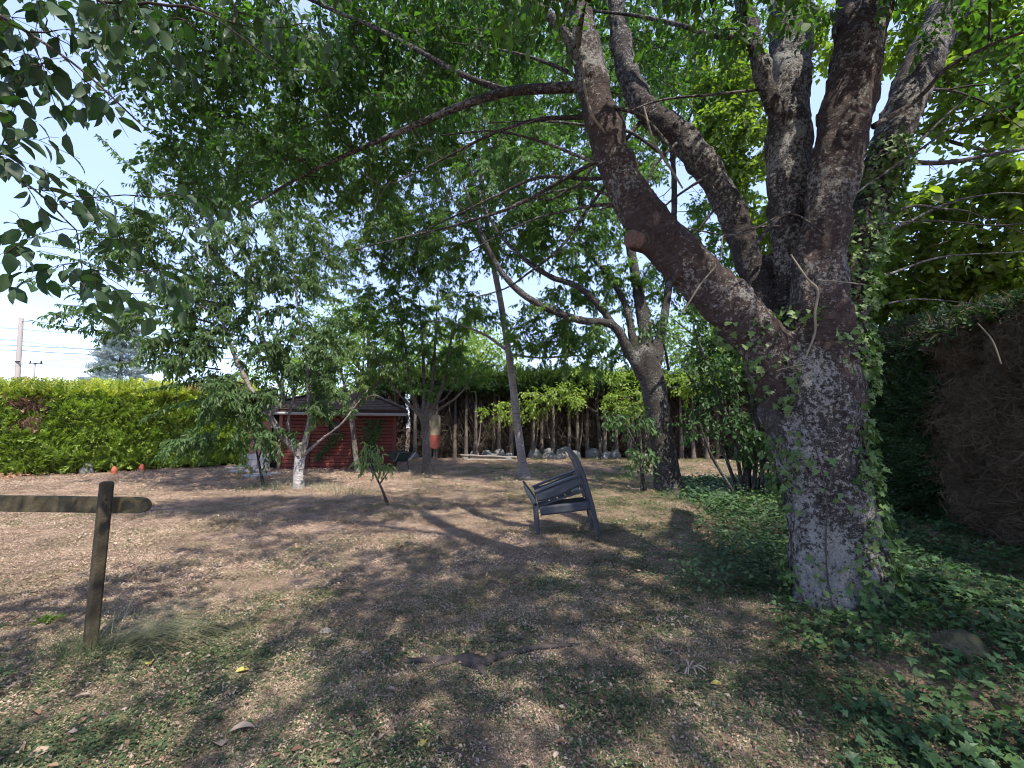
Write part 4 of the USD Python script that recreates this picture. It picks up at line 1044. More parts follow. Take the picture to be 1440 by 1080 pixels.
def make_conifer(k, first):
    t = thing('hedge_conifer', 'bare-stemmed conifer in the clipped row along the back boundary', 'conifer', group='bare-stemmed conifers of the back row')
    h = 3.9
    lean = rc.normal(size=2) * 0.06
    pth = np.array([[0, 0, -.1, .11], [lean[0] * .5, lean[1], 1.0, .085], [lean[0] * 1.2, lean[1], 2.2, .07], [lean[0] * 1.5, 0, 3.4, .035]])
    put_tube('trunk', pth, 'conifer_bark', t, 9, .2, .1, flare=.25)
    if k % 2:
        b = np.array([[.05, 0, .3, .04], [.2 * (1 if k % 4 == 1 else -1), .05, 1.2, .034], [.28 * (1 if k % 4 == 1 else -1), 0, 2.6, .02]])
        put_tube('side_stem', b, 'conifer_bark', t, 7, .2, .1)
    mb = MB()
    for _ in range(40):
        z0 = rc.uniform(.3, 2.7); a = rc.uniform(0, 6.28); d = np.array([math.cos(a) * .62, math.sin(a) * .5, rc.uniform(.5, 1.2)])
        l = rc.uniform(.5, 1.1)
        q = smooth_path(np.array([[0, 0, z0], [*(d * l * .5 + [0, 0, z0])], [*(d * l + [0, 0, z0 + .12 * l])]]), .3)
        V, Fc, st = tube(q, np.linspace(.011, .004, len(q)), 3, cap=False); mb.add(V, Fc, st)
    V, Fc, st = mb.out(); put('dead_branches', V, Fc, 'deadwood', t, st=st, kind='stuff')
    # dense dark far side
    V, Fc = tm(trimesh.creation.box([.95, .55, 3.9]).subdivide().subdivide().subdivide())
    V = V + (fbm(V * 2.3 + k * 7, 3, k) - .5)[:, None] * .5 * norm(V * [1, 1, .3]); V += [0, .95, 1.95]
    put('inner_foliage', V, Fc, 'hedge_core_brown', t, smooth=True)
    n = 270
    pp = np.c_[rc.uniform(-.7, .7, n), rc.uniform(-.5, 1.3, n), rc.uniform(3.0, 4.05, n)]
    low = (pp[:, 2] < 3.5) & (pp[:, 1] > 0.2)
    pp[low, 2] += .4
    scatter('foliage', [(v * 1.5, f, 'conifer_leaf') for v, f in FR] + [(v * 1.5, f, 'hedge_leaf_dark') for v, f in FR], pp, face_quats(np.c_[pp[:, 0], pp[:, 1] - .6, np.full(n, .6)], rc.uniform(0, 6.28, n), .4, rc), rc.uniform(.8, 1.4, n),
            np.where(pp[:, 2] > 3.55, 0, 3) + rc.integers(0, 3, n), t)
    n = 130
    pp = np.c_[rc.uniform(-.65, .65, n), rc.uniform(.5, .75, n), rc.uniform(.1, 3.2, n)]
    scatter('dead_sprays', [(v * 2.2, f, 'deadwood') for v, f in STICK], pp, face_quats(np.tile([0, -1, .7], (n, 1)), rc.uniform(0, 6.28, n), .4, rc), rc.uniform(.8, 1.4, n), rc.integers(0, 5, n), t)
    return t


C0, C1 = np.array([-4.6, 20.2]), np.array([9.8, 20.6])
NC = 25
protos = []
for k in range(NC):
    c = C0 + (C1 - C0) * (k / (NC - 1)) + rc.normal(size=2) * [.12, .16]
    if k < 4:
        t = make_conifer(k, k == 0)
        UsdGeom.XformCommonAPI(t).SetTranslate(Gf.Vec3d(c[0], c[1], float(gh(*c)))); protos.append(t)
    else:
        dup(protos[k % 4], (c[0], c[1], float(gh(*c))), rc.choice([0, .12, -.15]), scale=rc.uniform(.95, 1.06))
# two more of the row turn towards the viewer behind the right hedge
for k, c in enumerate([(11.0, 19.6), (11.9, 18.6), (-5.6, 20.3), (-6.6, 20.5), (10.45, 20.2), (11.5, 19.1), (12.5, 17.8), (13.0, 16.9), (10.9, 20.9)]):
    dup(protos[k % 4], (*c, 0), .1 * k)

# ------------------------------------------------------------------ beyond the garden
sp = thing('spruce_tree', 'silvery blue spruce rising behind the left hedge', 'tree')
sc0 = P(165, 560, 34); sc0[2] = 0
put_tube('trunk', np.array([[*sc0, .22], [sc0[0], sc0[1], 6, .15], [sc0[0], sc0[1], 11, .03]]), 'grey_bark', sp, 10, .5)
rs = np.random.default_rng(41)
n = 4200
zz = rs.uniform(1.5, 11, n); rr = 3.3 * (1 - (zz - 1) / 10.6) * rs.uniform(.35, 1.0, n) ** .5 * (0.8 + .3 * np.cos(zz * 6.0)); aa = rs.uniform(0, 6.28, n)
pp = sc0 + np.c_[rr * np.cos(aa), rr * np.sin(aa), zz - .12 * rr]
scatter('foliage', [(v * 1.9, f, 'spruce_needle') for v, f in FR], pp, face_quats(np.c_[np.cos(aa), np.sin(aa), np.full(n, .18)], rs.uniform(0, 6.28, n), .25, rs), rs.uniform(.8, 1.4, n), rs.integers(0, 3, n), sp)


def far_tree(label, seed, c, h, rad, leaf, nclump=90, per=45, size=.28, name='broadleaf_tree', flat=.75):
    t = thing(name, label, 'tree')
    c = np.array([c[0], c[1], 0.0]); rng = np.random.default_rng(seed)
    put_tube('trunk', np.array([[*c, .25], [c[0] + .1, c[1], h * .35, .2], [c[0] - .1, c[1], h * .75, .08]]), 'grey_bark', t, 9, .4)
    for k in range(6):
        a = k * 1.05 + rng.uniform(0, .5); o = np.array([math.cos(a), math.sin(a), 0])
        z0 = h * rng.uniform(.3, .5)
        put_tube('limb', np.array([[*(c + [0, 0, z0]), .10], [*(c + o * rad * .4 + [0, 0, z0 + h * .15]), .07], [*(c + o * rad * .75 + [0, 0, z0 + h * .25]), .03]]), 'grey_bark', t, 6, .4)
    cl = blob(rng, c + [0, 0, h * .62], rad, rad, h * .38, nclump)
    P0, A_, N_, L_ = [], [], [], []
    for q in cl:
        m = per
        o = norm(rng.normal(size=(m, 3)))
        P0.append(q + o * rng.uniform(.3, 1, (m, 1)) * rad * .26 * [1, 1, flat]); A_.append(o + [0, 0, -.5]); N_.append(np.array([0, 0, 1.0]) + rng.normal(size=(m, 3)) * .5); L_.append(size * rng.uniform(.6, 1.2, m))
    P0 = np.vstack(P0)
    put_leaves('foliage', 'leaf', (P0, np.vstack(A_), np.vstack(N_), np.concatenate(L_), np.full(len(P0), .6)), leaf, t)
    return t


c = P(30, 540, 52); far_tree('low rounded green tree far off behind the two utility poles', 91, c[:2], 6.6, 4.2, 'shrub_leaf', 60, 45, .4)
c = P(105, 540, 56); far_tree('far green tree between the poles and the blue spruce', 92, c[:2], 6.0, 3.4, 'shrub_leaf', 50, 45, .4)
c = P(-40, 540, 50); far_tree('far green tree at the left edge behind the hedge', 93, c[:2], 7.0, 4.0, 'shrub_leaf', 50, 45, .4)
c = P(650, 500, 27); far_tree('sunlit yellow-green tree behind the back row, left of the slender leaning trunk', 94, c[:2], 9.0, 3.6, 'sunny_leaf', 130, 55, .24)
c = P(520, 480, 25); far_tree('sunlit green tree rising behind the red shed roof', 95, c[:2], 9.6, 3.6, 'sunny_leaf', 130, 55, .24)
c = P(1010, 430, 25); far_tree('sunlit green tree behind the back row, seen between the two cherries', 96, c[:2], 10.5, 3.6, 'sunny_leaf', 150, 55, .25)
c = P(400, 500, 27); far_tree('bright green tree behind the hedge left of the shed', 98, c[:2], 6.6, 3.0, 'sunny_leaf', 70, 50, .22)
c = P(1330, 420, 17); far_tree('tall bright tree far behind the dark right hedge', 97, c[:2], 9.2, 3.2, 'lime_leaf', 100, 50, .2)
c = P(800, 560, 26); far_tree('low yellow-green tree just topping the back row in the middle', 99, c[:2], 5.0, 2.6, 'sunny_leaf', 60, 50, .2)

# utility poles and wires beyond the hedge
pole = thing('utility_pole', 'tall pinkish concrete utility pole behind the left hedge', 'pole')
pb = P(26, 560, 30); ph = P(30, 448, 30)
put_tube('shaft', np.array([[pb[0], 30, 0, .19], [ph[0], 30, ph[2], .125]]), 'concrete_pole', pole, 14, 1.0, 0)
V, Fc = tm(trimesh.creation.icosphere(2, .125)); put('cap', V * [1, 1, .7] + [ph[0], 30, ph[2]], Fc, 'concrete_pole', pole, smooth=True)
V, Fc = beam((ph[0], 29.95, ph[2] - .25), (ph[0] + .75, 29.95, ph[2] - .2), .03, .03); put('bracket', V, Fc, 'wire_black', pole)
V, Fc = beam((ph[0] + .1, 29.85, P(33, 509, 30)[2]), (ph[0] + .42, 29.85, P(33, 509, 30)[2]), .08, .08); put('bracket', V, Fc, 'wire_black', pole)
pole2 = thing('utility_pole', 'shorter grey metal utility pole right of the concrete one', 'pole')
p2 = P(46, 512, 33); f2 = P(43, 560, 33)
put_tube('shaft', np.array([[f2[0], 33, 0, .24], [p2[0], 33, p2[2], .17]]), 'metal_pole', pole2, 14, 1.0, 0)
V, Fc = beam((p2[0] - .25, 33, p2[2] + .03), (p2[0] + .75, 33, p2[2] + .03), .10, .07); put('crossarm', V, Fc, 'wire_black', pole2)
for dx in (-.2, .65):
    V, Fc = tm(trimesh.creation.cylinder(.05, .22, sections=10)); put('insulator', V + [p2[0] + dx, 33, p2[2] + .17], Fc, 'dark_trim', pole2, smooth=True)


def wire(label, pts, r=.016):
    rows = np.array([[*P(px, py, Yd), r] for px, py, Yd in pts])
    V, Fc, st = tube(smooth_path(rows, 1.0)[:, :3], r, 5)
    tag(put('power_line', V, Fc, 'wire_black', None, smooth=True), label, 'wire')


wire('highest black overhead wire crossing the sky at left', [(-260, 300, 29), (50, 345, 30), (330, 372, 31)])
wire('second highest overhead wire crossing the sky at left', [(-260, 338, 29), (50, 376, 30), (330, 404, 31)])
wire('overhead wire running just below the top of the concrete pole', [(-220, 452, 30), (0, 461, 30), (30, 463, 30), (62, 466, 31), (360, 486, 34)])
wire('overhead wire sloping down right, below the pole-top wire', [(-220, 462, 29.7), (0, 477, 30), (60, 484, 31), (130, 492, 33), (360, 506, 36)])
wire('upper of the two thick level wires behind the concrete pole', [(-220, 480, 30.6), (0, 485, 30.6), (60, 488, 31), (130, 491, 33), (360, 499, 37)], .022)
wire('lower of the two thick level wires behind the concrete pole', [(-220, 490, 30.6), (0, 492, 30.6), (60, 495, 31), (120, 498, 33), (360, 506, 37)], .024)
wire('wire running right from the metal pole top, rising slightly', [(46, 511, 33), (80, 507, 34), (120, 504, 35), (330, 492, 40)])
wire('wire running right from the metal pole top, sagging', [(50, 511, 33), (80, 515, 34), (110, 517, 35), (330, 520, 40)])
wire('wire running left from the metal pole top', [(44, 511, 33), (20, 514, 32.6), (0, 515, 32.4), (-220, 522, 30)])

# ------------------------------------------------------------------ the red shed
shed = thing('garden_shed', 'weathered red timber garden shed with a mossy shingle roof', 'shed')
S0, S1 = np.array([-8.15, 15.0]), np.array([-4.35, 15.9])
sd = norm(np.r_[S1 - S0, 0]); sn = np.array([sd[1], -sd[0], 0]); SL = float(np.linalg.norm(S1 - S0)); SB = 3.0; EH = 2.12
o3 = np.array([S0[0], S0[1], -0.03])


def sp_(u, v, z):
    """u along the front, v behind it, z up."""
    return o3 + sd * u - sn * v + np.array([0, 0, z])


nb = 17; bh = EH / nb
W0, W1, WZ0, WZ1 = 1.62, 1.98, 1.30, 1.78
rb = np.random.default_rng(3)
for k in range(nb):
    z = (k + .5) * bh
    cuts = [(0.0, SL)]
    if WZ0 < z < WZ1:
        cuts = [(0.0, W0), (W1, SL)]
    cuts = [(max(a, .10), b) for a, b in cuts]
    for a, b in cuts:
        off = rb.normal() * .003
        V, Fc = beam(sp_(a, 0.03 + off, z), sp_(b, 0.03 + off, z), .05, bh - .012, bevel=.014); put('board', V, Fc, 'red_board', shed)
    V, Fc = beam(sp_(SL - .03, .06, z), sp_(SL - .03, SB, z), .05, bh - .012, bevel=.014); put('board', V, Fc, 'red_board', shed)
    V, Fc = beam(sp_(.03, .06, z), sp_(.03, SB, z), .05, bh - .012, bevel=.014); put('board', V, Fc, 'red_board', shed)
V, Fc = box(0, 0, EH / 2, SL - .16, .03, EH, math.atan2(sd[1], sd[0])); put('inner_wall', V + sp_(SL / 2, .10, 0), Fc, 'interior_dark', shed)
for u, w, m in ((SL - .01, .09, 'red_board'), (2.45, .05, 'dark_trim'), (1.0, .05, 'dark_trim'), (.06, .11, 'pink_board')):
    V, Fc = beam(sp_(u, -.012, 0), sp_(u, -.012, EH), .05, w, up=sd, bevel=.006); put('batten', V, Fc, m, shed)
# dark open doorway beside the corner, with a half wall of faded boards on pale blocks left of it
V, Fc = box(0, 0, 1.0, .30, .04, 2.0, math.atan2(sd[1], sd[0])); put('doorway', V + sp_(-.10, .12, 0), Fc, 'interior_dark', shed)
for k in range(9):
    z = .66 + k * .125
    V, Fc = beam(sp_(-.95, .22, z), sp_(-.26, .05, z), .04, .118, bevel=.01); put('board', V, Fc, 'pink_board', shed, label='faded pink board left of the doorway')
for r_ in range(3):
    for cix in range(2):
        a0 = -1.0 + cix * .38 + (.0 if r_ % 2 else .0)
        V, Fc = beam(sp_(a0, .24 - cix * .09, .1 + r_ * .2), sp_(a0 + .36, .15 - cix * .09, .1 + r_ * .2), .14, .19, bevel=.01); put('block', V, Fc, 'pale_block', shed)
# window
V, Fc = box(0, 0, 0, W1 - W0, .02, WZ1 - WZ0, math.atan2(sd[1], sd[0])); win = put('window', V + sp_((W0 + W1) / 2, .04, (WZ0 + WZ1) / 2), Fc, 'window_dark', shed)
for a, b, wd in (((W0 - .03, WZ0 - .04), (W1 + .03, WZ0 - .04), .07), ((W0 - .03, WZ1 + .03), (W1 + .03, WZ1 + .03), .05)):
    V, Fc = beam(sp_(a[0], -.015, a[1]), sp_(b[0], -.015, b[1]), .06, wd, bevel=.005); put('frame', V, Fc, 'pink_board' if wd > .06 else 'red_board', win)
for u in (W0 - .005, W1 + .005):
    V, Fc = beam(sp_(u, -.01, WZ0), sp_(u, -.01, WZ1), .05, .04, up=sd, bevel=.005); put('frame', V, Fc, 'red_board', win)
# hipped roof with courses of shingles
ov = .42; RH = 0.82
e = [sp_(-ov - .5, -ov, EH), sp_(SL + ov, -ov, EH), sp_(SL + ov, SB + ov, EH), sp_(-ov - .5, SB + ov, EH)]
rdg = [sp_(1.35, SB / 2, EH + RH), sp_(SL - 1.35, SB / 2, EH + RH)]
V = np.array(e + rdg); V = np.vstack([V, V - [0, 0, .06]])
Fc = np.array([[0, 1, 5], [0, 5, 4], [1, 2, 5], [2, 3, 4], [2, 4, 5], [3, 0, 4], [6, 11, 7], [6, 10, 11], [7, 11, 8], [8, 10, 9], [8, 11, 10], [9, 10, 6],
               [0, 6, 7], [0, 7, 1], [1, 7, 8], [1, 8, 2], [2, 8, 9], [2, 9, 3], [3, 9, 6], [3, 6, 0]])
roof = put('roof', V, Fc, 'dark_trim', shed)
mb = MB()
for qa, qb, ta, tb in ((e[0], e[1], rdg[0], rdg[1]), (e[1], e[2], rdg[1], rdg[1]), (e[3], e[0], rdg[0], rdg[0])):
    nrm = norm(np.cross(qb - qa, ta - qa)); nrm = nrm if nrm[2] > 0 else -nrm
    sl = norm(np.cross(nrm, norm(qb - qa))); sl = sl if sl[2] > 0 else -sl
    NR = 12
    for r_ in range(NR):
        f0 = r_ / NR; la = qa + (ta - qa) * f0; lb = qb + (tb - qb) * f0; L = np.linalg.norm(lb - la)
        m = max(1, int(L / .22))
        for c in range(m):
            u = (c + .5 + .25 * (r_ % 2)) / m
            if u > 1: continue
            ctr = la + (lb - la) * u
            hl_ = np.linalg.norm(ta - qa) / NR * 1.25
            d = norm(lb - la); wv = L / m * .94
            t0 = ctr + nrm * (.028 + rb.uniform(0, .012)) - sl * .02; t1 = ctr + sl * hl_ + nrm * .012
            Vq = np.array([t0 - d * wv / 2, t0 + d * wv / 2, t1 + d * wv / 2, t1 - d * wv / 2]); Vq = np.vstack([Vq, Vq - nrm * .02])
            mb.add(Vq, [[0, 1, 2], [0, 2, 3], [0, 4, 5], [0, 5, 1], [1, 5, 6], [1, 6, 2], [3, 7, 4], [3, 4, 0]])
V, Fc, st = mb.out(); put('shingles', V, Fc, 'shingle', roof, kind='stuff')
for a, b in ((e[0], e[1]), (e[1], e[2]), (e[3], e[0])):
    V, Fc = beam(a - [0, 0, .10], b - [0, 0, .10], .035, .13, bevel=.004); put('fascia', V, Fc, 'dark_trim', shed)
V, Fc, st = tube(np.array([e[0] + sn * .06 - [0, 0, .13], e[1] + sn * .06 - [0, 0, .16]]), .05, 12); put('gutter', V, Fc, 'white_trim', shed, smooth=True, label='pale gutter along the front eave')
V, Fc = beam(sp_(SL + .32, -.30, 0), sp_(SL + .32, -.30, EH - .12), .07, .07); put('corner_post', V, Fc, 'pale_plank', shed)
# dry creeper on the front wall
cr = thing('wall_creeper', 'dark dry creeper clump hanging on the red shed wall near its right end', 'climbing plant')
rv = np.random.default_rng(8)
mb = MB(); PP, AA, NN = [], [], []
for k in range(16):
    q = [sp_(3.15 + rv.normal() * .03, -.05, 0.0)]
    for s_ in range(9):
        q.append(q[-1] + sd * rv.normal() * (.03 + .008 * s_) + np.array([0, 0, .19]) - sn * rv.normal() * .008)
    q = np.array(q); V, Fc, st = tube(smooth_path(q, .1), .008, 4); mb.add(V, Fc, st)
    for w in range(3, 10):
        for _ in range(6):
            PP.append(q[w] + rv.normal(size=3) * .06 + sn * .05); AA.append(norm(rv.normal(size=3) + [0, 0, -.8])); NN.append(sn + rv.normal(size=3) * .4)
V, Fc, st = mb.out(); put('stems', V, Fc, 'deadwood', cr, st=st)
V, Fc = leaves(np.array(PP), np.array(AA), np.array(NN), .075, .8); put('foliage', V, Fc, 'shrub_leaf', cr, kind='stuff')
cr = thing('wall_creeper', 'sparse dark creeper slanting up the shed wall below the small window', 'climbing plant')
mb = MB(); PP, AA, NN = [], [], []
for k in range(8):
    q = [sp_(1.25 + rv.normal() * .05, -.05, 0.3)]
    for s_ in range(8):
        q.append(q[-1] + sd * (.09 + rv.normal() * .04) + np.array([0, 0, .12]) - sn * rv.normal() * .008)
    q = np.array(q); V, Fc, st = tube(smooth_path(q, .1), .007, 4); mb.add(V, Fc, st)
    for w in range(1, 9):
        for _ in range(5):
            PP.append(q[w] + rv.normal(size=3) * .05 + sn * .05); AA.append(norm(rv.normal(size=3) + [0, 0, -.8])); NN.append(sn + rv.normal(size=3) * .4)
V, Fc, st = mb.out(); put('stems', V, Fc, 'deadwood', cr, st=st)
V, Fc = leaves(np.array(PP), np.array(AA), np.array(NN), .06, .8); put('foliage', V, Fc, 'shrub_leaf', cr, kind='stuff')
# stone flags in front of the faded wall
pv = np.random.default_rng(12)
for k, (px, py) in enumerate([(330, 660), (338, 656), (350, 660), (345, 665), (362, 664), (355, 670), (372, 668)]):
    c = G(px, py)
    a = np.sort(pv.uniform(0, 6.28, 7)); pts = np.c_[np.cos(a), np.sin(a)] * pv.uniform(.38, .5, (7, 1)) * [1.0, .8]
    m = trimesh.creation.extrude_polygon(__import__('shapely').geometry.MultiPoint(pts).convex_hull, .05, engine='earcut'); V, Fc = tm(m)
    tag(put('flagstone', V + [c[0], c[1], float(gh(c[0], c[1])) - .005], Fc, 'flagstone'), 'grey flagstone let into the ground beside the shed doorway', 'paving stone', 'grey flagstones beside the shed doorway')
# ------------------------------------------------------------------ shrubs and young trees
orchard('many-stemmed dark shrub between the dark-barked cherry and the big foreground trunk', 111,
        [(1050, 700, 9.2, 12), (1048, 660, 9.2, 9), (1040, 620, 9.2, 7)],
        [[(1045, 690, 9.2, 8), (1030, 610, 9.1, 6), (1005, 540, 9, 5), (975, 460, 9, 3)], [(1055, 690, 9.3, 8), (1045, 600, 9.3, 6), (1028, 520, 9.3, 5), (1008, 430, 9.3, 3)], [(1060, 690, 9.1, 8), (1066, 600, 9.1, 6), (1066, 540, 9.1, 4), (1060, 470, 9.1, 3)],
         [(1038, 692, 9.3, 7), (1012, 620, 9.4, 5), (985, 560, 9.4, 4), (958, 510, 9.4, 3)], [(1068, 692, 9.3, 8), (1078, 620, 9.3, 6), (1084, 560, 9.3, 4)], [(1030, 690, 9.0, 6), (1000, 640, 8.9, 5), (985, 600, 8.8, 3)],
         [(1072, 695, 9.0, 7), (1070, 640, 9, 6), (1058, 590, 9, 4)], [(1050, 692, 9.4, 7), (1060, 600, 9.5, 5), (1050, 510, 9.5, 4), (1040, 440, 9.5, 3)]],
        [(1010, 520, 9.2, .8, .6, .9, 60), (1045, 600, 9.1, .6, .5, .6, 34), (985, 590, 9.1, .45, .4, .5, 18), (1005, 445, 9.2, .8, .6, .6, 40), (1060, 500, 9.3, .5, .5, .6, 26), (1070, 640, 9, .3, .3, .3, 8)],
        'shrub_leaf', dict(size=0.11, width=0.62, spacing=0.05, shoots=3, reach=0.3, hang=0.8, back=0.3), name='shrub', cat='shrub', skin=False, big=0.02)
orchard('leafy suckers sprouting at the left foot of the dark-barked cherry', 112,
        [(905, 690, 9.8, 6), (900, 640, 9.7, 5), (893, 590, 9.6, 3)],
        [[(908, 690, 9.7, 5), (895, 630, 9.5, 4), (872, 585, 9.4, 3)], [(902, 690, 9.7, 5), (905, 640, 9.6, 4), (915, 600, 9.6, 3)], [(940, 520, 9.6, 5), (935, 490, 9.2, 4), (925, 460, 9.0, 3), (905, 450, 8.9, 2)]],
        [(893, 590, 9.6, .45, .35, .35, 22), (898, 640, 9.5, .3, .3, .4, 14), (925, 462, 9.0, .40, .3, .30, 20), (868, 588, 9.4, .25, .2, .15, 7)],
        'shrub_leaf', dict(size=0.13, width=0.5, spacing=0.07, shoots=2, reach=0.28, hang=0.8, back=0.3), name='shrub', cat='shrub', skin=False)
orchard('bright green leafy branches before the back row, between slender and dark-barked trees', 113,
        [(845, 650, 19.3, 6), (842, 600, 19.3, 5), (838, 560, 19.2, 4)],
        [[(840, 590, 19.2, 4), (880, 560, 18.8, 3.5), (930, 548, 18.5, 3), (980, 540, 18.5, 2)], [(840, 580, 19.2, 4), (800, 560, 19, 3), (755, 556, 18.8, 2)], [(838, 570, 19.2, 3), (845, 530, 19, 3), (850, 500, 18.9, 2)]],
        [(780, 556, 19, 1.6, .7, .5, 46), (880, 562, 18.7, 1.6, .7, .6, 56), (965, 535, 18.6, 1.4, .7, .6, 44), (850, 525, 19, 1.5, .7, .5, 26), (720, 575, 19.2, 1.4, .6, .5, 26), (1010, 500, 18.6, 1., .6, .6, 24)],
        'sunny_leaf', dict(size=0.16, width=0.6, spacing=0.08, shoots=3, reach=0.5, hang=0.5, back=0.4), name='shrub', cat='shrub', skin=False)
orchard('young peach sapling with a thin leaning stem and a drooping leafy head on the lawn', 114,
        [(546, 712, 8.2, 4.5), (538, 690, 8.2, 3.5), (528, 668, 8.2, 3), (520, 645, 8.2, 2.5), (516, 628, 8.2, 2)],
        [[(534, 680, 8.2, 2.5), (545, 665, 8.2, 2), (550, 648, 8.2, 1.5)], [(526, 662, 8.2, 2.2), (512, 650, 8.2, 1.8)]],
        [(522, 645, 8.2, .26, .22, .26, 15), (548, 655, 8.2, .1, .1, .1, 3), (516, 632, 8.2, .16, .15, .12, 7)],
        'peach_leaf', dict(size=0.13, width=0.27, spacing=0.05, shoots=2, reach=0.18, hang=1.3, back=0.2), name='peach_sapling', cat='sapling', skin=False, grow_seg=0.08)
orchard('thin two-stemmed sapling standing left of the white-based fruit tree', 115,
        [(370, 682, 10.9, 4.5), (364, 650, 10.9, 4), (358, 620, 10.9, 3), (354, 590, 10.9, 2.5)],
        [[(364, 645, 10.9, 3), (370, 620, 10.9, 2.5), (368, 595, 10.9, 2)]],
        [(352, 590, 10.9, .3, .3, .3, 10), (366, 600, 10.9, .25, .25, .2, 7), (345, 650, 10.9, .2, .2, .3, 5)],
        'peach_leaf', dict(size=0.12, width=0.3, spacing=0.06, shoots=2, reach=0.2, hang=1.2, back=0.2), name='sapling', cat='sapling', skin=False, grow_seg=0.1)

# ------------------------------------------------------------------ ivy on the big cherry
iv = thing('climbing_ivy', 'ivy scrambling up the big cherry trunk and thick along its rightmost stem', 'climbing plant')
ri = np.random.default_rng(77)
fc = tv[tF].mean(1); fn = norm(np.cross(tv[tF[:, 1]] - tv[tF[:, 0]], tv[tF[:, 2]] - tv[tF[:, 0]]))
fx, fy, fz = project(fc)
w = np.zeros(len(fc))
patch = noise(fc * 3.2, 51)
lowt = (tf == 0) & (fc[:, 2] < 2.2)
w[lowt] = np.clip((patch[lowt] - .52) * 3, 0, 1) * 1.0
w[(tf == 0) & (fx < 1125) & (fy > 520) & (fy < 720)] += 1.3 * (patch[(tf == 0) & (fx < 1125) & (fy > 520) & (fy < 720)] > .35)
w[(tf == 0) & (fx > 1205) & (fy > 500)] += 1.6
w[(tf == 0) & (fy > 780)] += .5
w[(tf == 1) & (fy > 440)] += .5 * (patch[(tf == 1) & (fy > 440)] > .4)
w[tf == 5] += 3.2 * (fc[tf == 5, 2] < 4.2) * np.where(fx[tf == 5] > 1150, 1, 0) * (patch[tf == 5] > .30)
w[(tf == 4) & (fy > 430)] += .6 * (patch[(tf == 4) & (fy > 430)] > .5)
w[tf >= 8] += 1.2
area = np.linalg.norm(np.cross(tv[tF[:, 1]] - tv[tF[:, 0]], tv[tF[:, 2]] - tv[tF[:, 0]]), axis=1)
pr = w * area; pr /= pr.sum()
NI = 6500
pick = ri.choice(len(fc), NI, p=pr)
pp = fc[pick] + fn[pick] * ri.uniform(.01, .07, (NI, 1)) + ri.normal(size=(NI, 3)) * .015
axv = norm(np.array([0, 0, -.8]) + fn[pick] * .5 + ri.normal(size=(NI, 3)) * .5)
put_leaves('foliage', 'leaf', (pp, axv, fn[pick] + ri.normal(size=(NI, 3)) * .35, ri.uniform(.028, .075, NI), np.ones(NI)), 'ivy_leaf', iv, LEAFIVY, 200)
front = np.where((tf == 0) & (fn[:, 1] < -.3))[0]
for k, (xs, drift) in enumerate([(1172, .05), (1128, .15)]):
    # a bare ivy stem that creeps up the bark
    q = []
    for py in range(880, 520 if k < 3 else 600, -14):
        tx = xs + (880 - py) * -.12 + 5 * math.sin(py * .03 + k) + 7 * math.sin(py * .011 + 2 * k)
        j = front[np.argmin(np.hypot(fx[front] - tx, fy[front] - py))]
        q.append(fc[j] + fn[j] * .012)
    q = np.array(q); q[1:-1] = (q[:-2] + q[1:-1] * 2 + q[2:]) / 4
    V, Fc, st = tube(smooth_path(q, .04), np.linspace(.006, .003, len(smooth_path(q, .04))), 6); put('stem', V, Fc, 'root_bark', iv, smooth=True, st=st)

# ------------------------------------------------------------------ objects on the lawn
fence = thing('rail_fence', 'end of an old wooden rail fence: square post with one round-ended rail at left', 'fence')
b = gp(126, 912); Yp = b[1]
t_ = P(150.5, 677, Yp + .02)
V, Fc = beam(b - [0, 0, .15], t_, .074, .07, up=(-.55, -.83, 0), bevel=.012); put('post', V, Fc, 'post_wood', fence)
r0 = P(-330, 703, Yp + .10); r1 = P(196, 710.5, Yp + .14)
d = norm(r1 - r0); L = np.linalg.norm(r1 - r0)
from shapely.geometry import box as sbox, Point
hh = .056
prof = sbox(0, -hh, L, hh).union(__import__('shapely').affinity.scale(Point(L, 0).buffer(hh, 12), 1.35, 1, origin=(L, 0)))
m = trimesh.creation.extrude_polygon(prof, .04, engine='earcut'); V, Fc = tm(m)
nrm2 = norm(np.cross([0, 0, 1.0], d)); u2 = np.cross(d, nrm2)
put('rail', r0 + V[:, :1] * d + V[:, 1:2] * np.cross(nrm2, d) * -1 + (V[:, 2:] - .02) * nrm2, Fc, 'rail_wood', fence)
for dz in (.02, -.02):
    V, Fc = tm(trimesh.creation.cylinder(.006, .012, sections=10)); V = V @ R.from_euler('x', 90, degrees=True).as_matrix().T
    put('nail', V + P(149, 707, Yp - .055) + [0, 0, dz], Fc, 'rubber', fence)

# the grey plastic garden chair, half folded
ch = thing('garden_chair', 'dark grey plastic folding garden chair tipped half folded on the grass', 'chair')
Yc = 6.0; YW = 0.56


def cp(px, py, y=0.0):
    p = P(px, py, Yc); p[1] += y
    return p


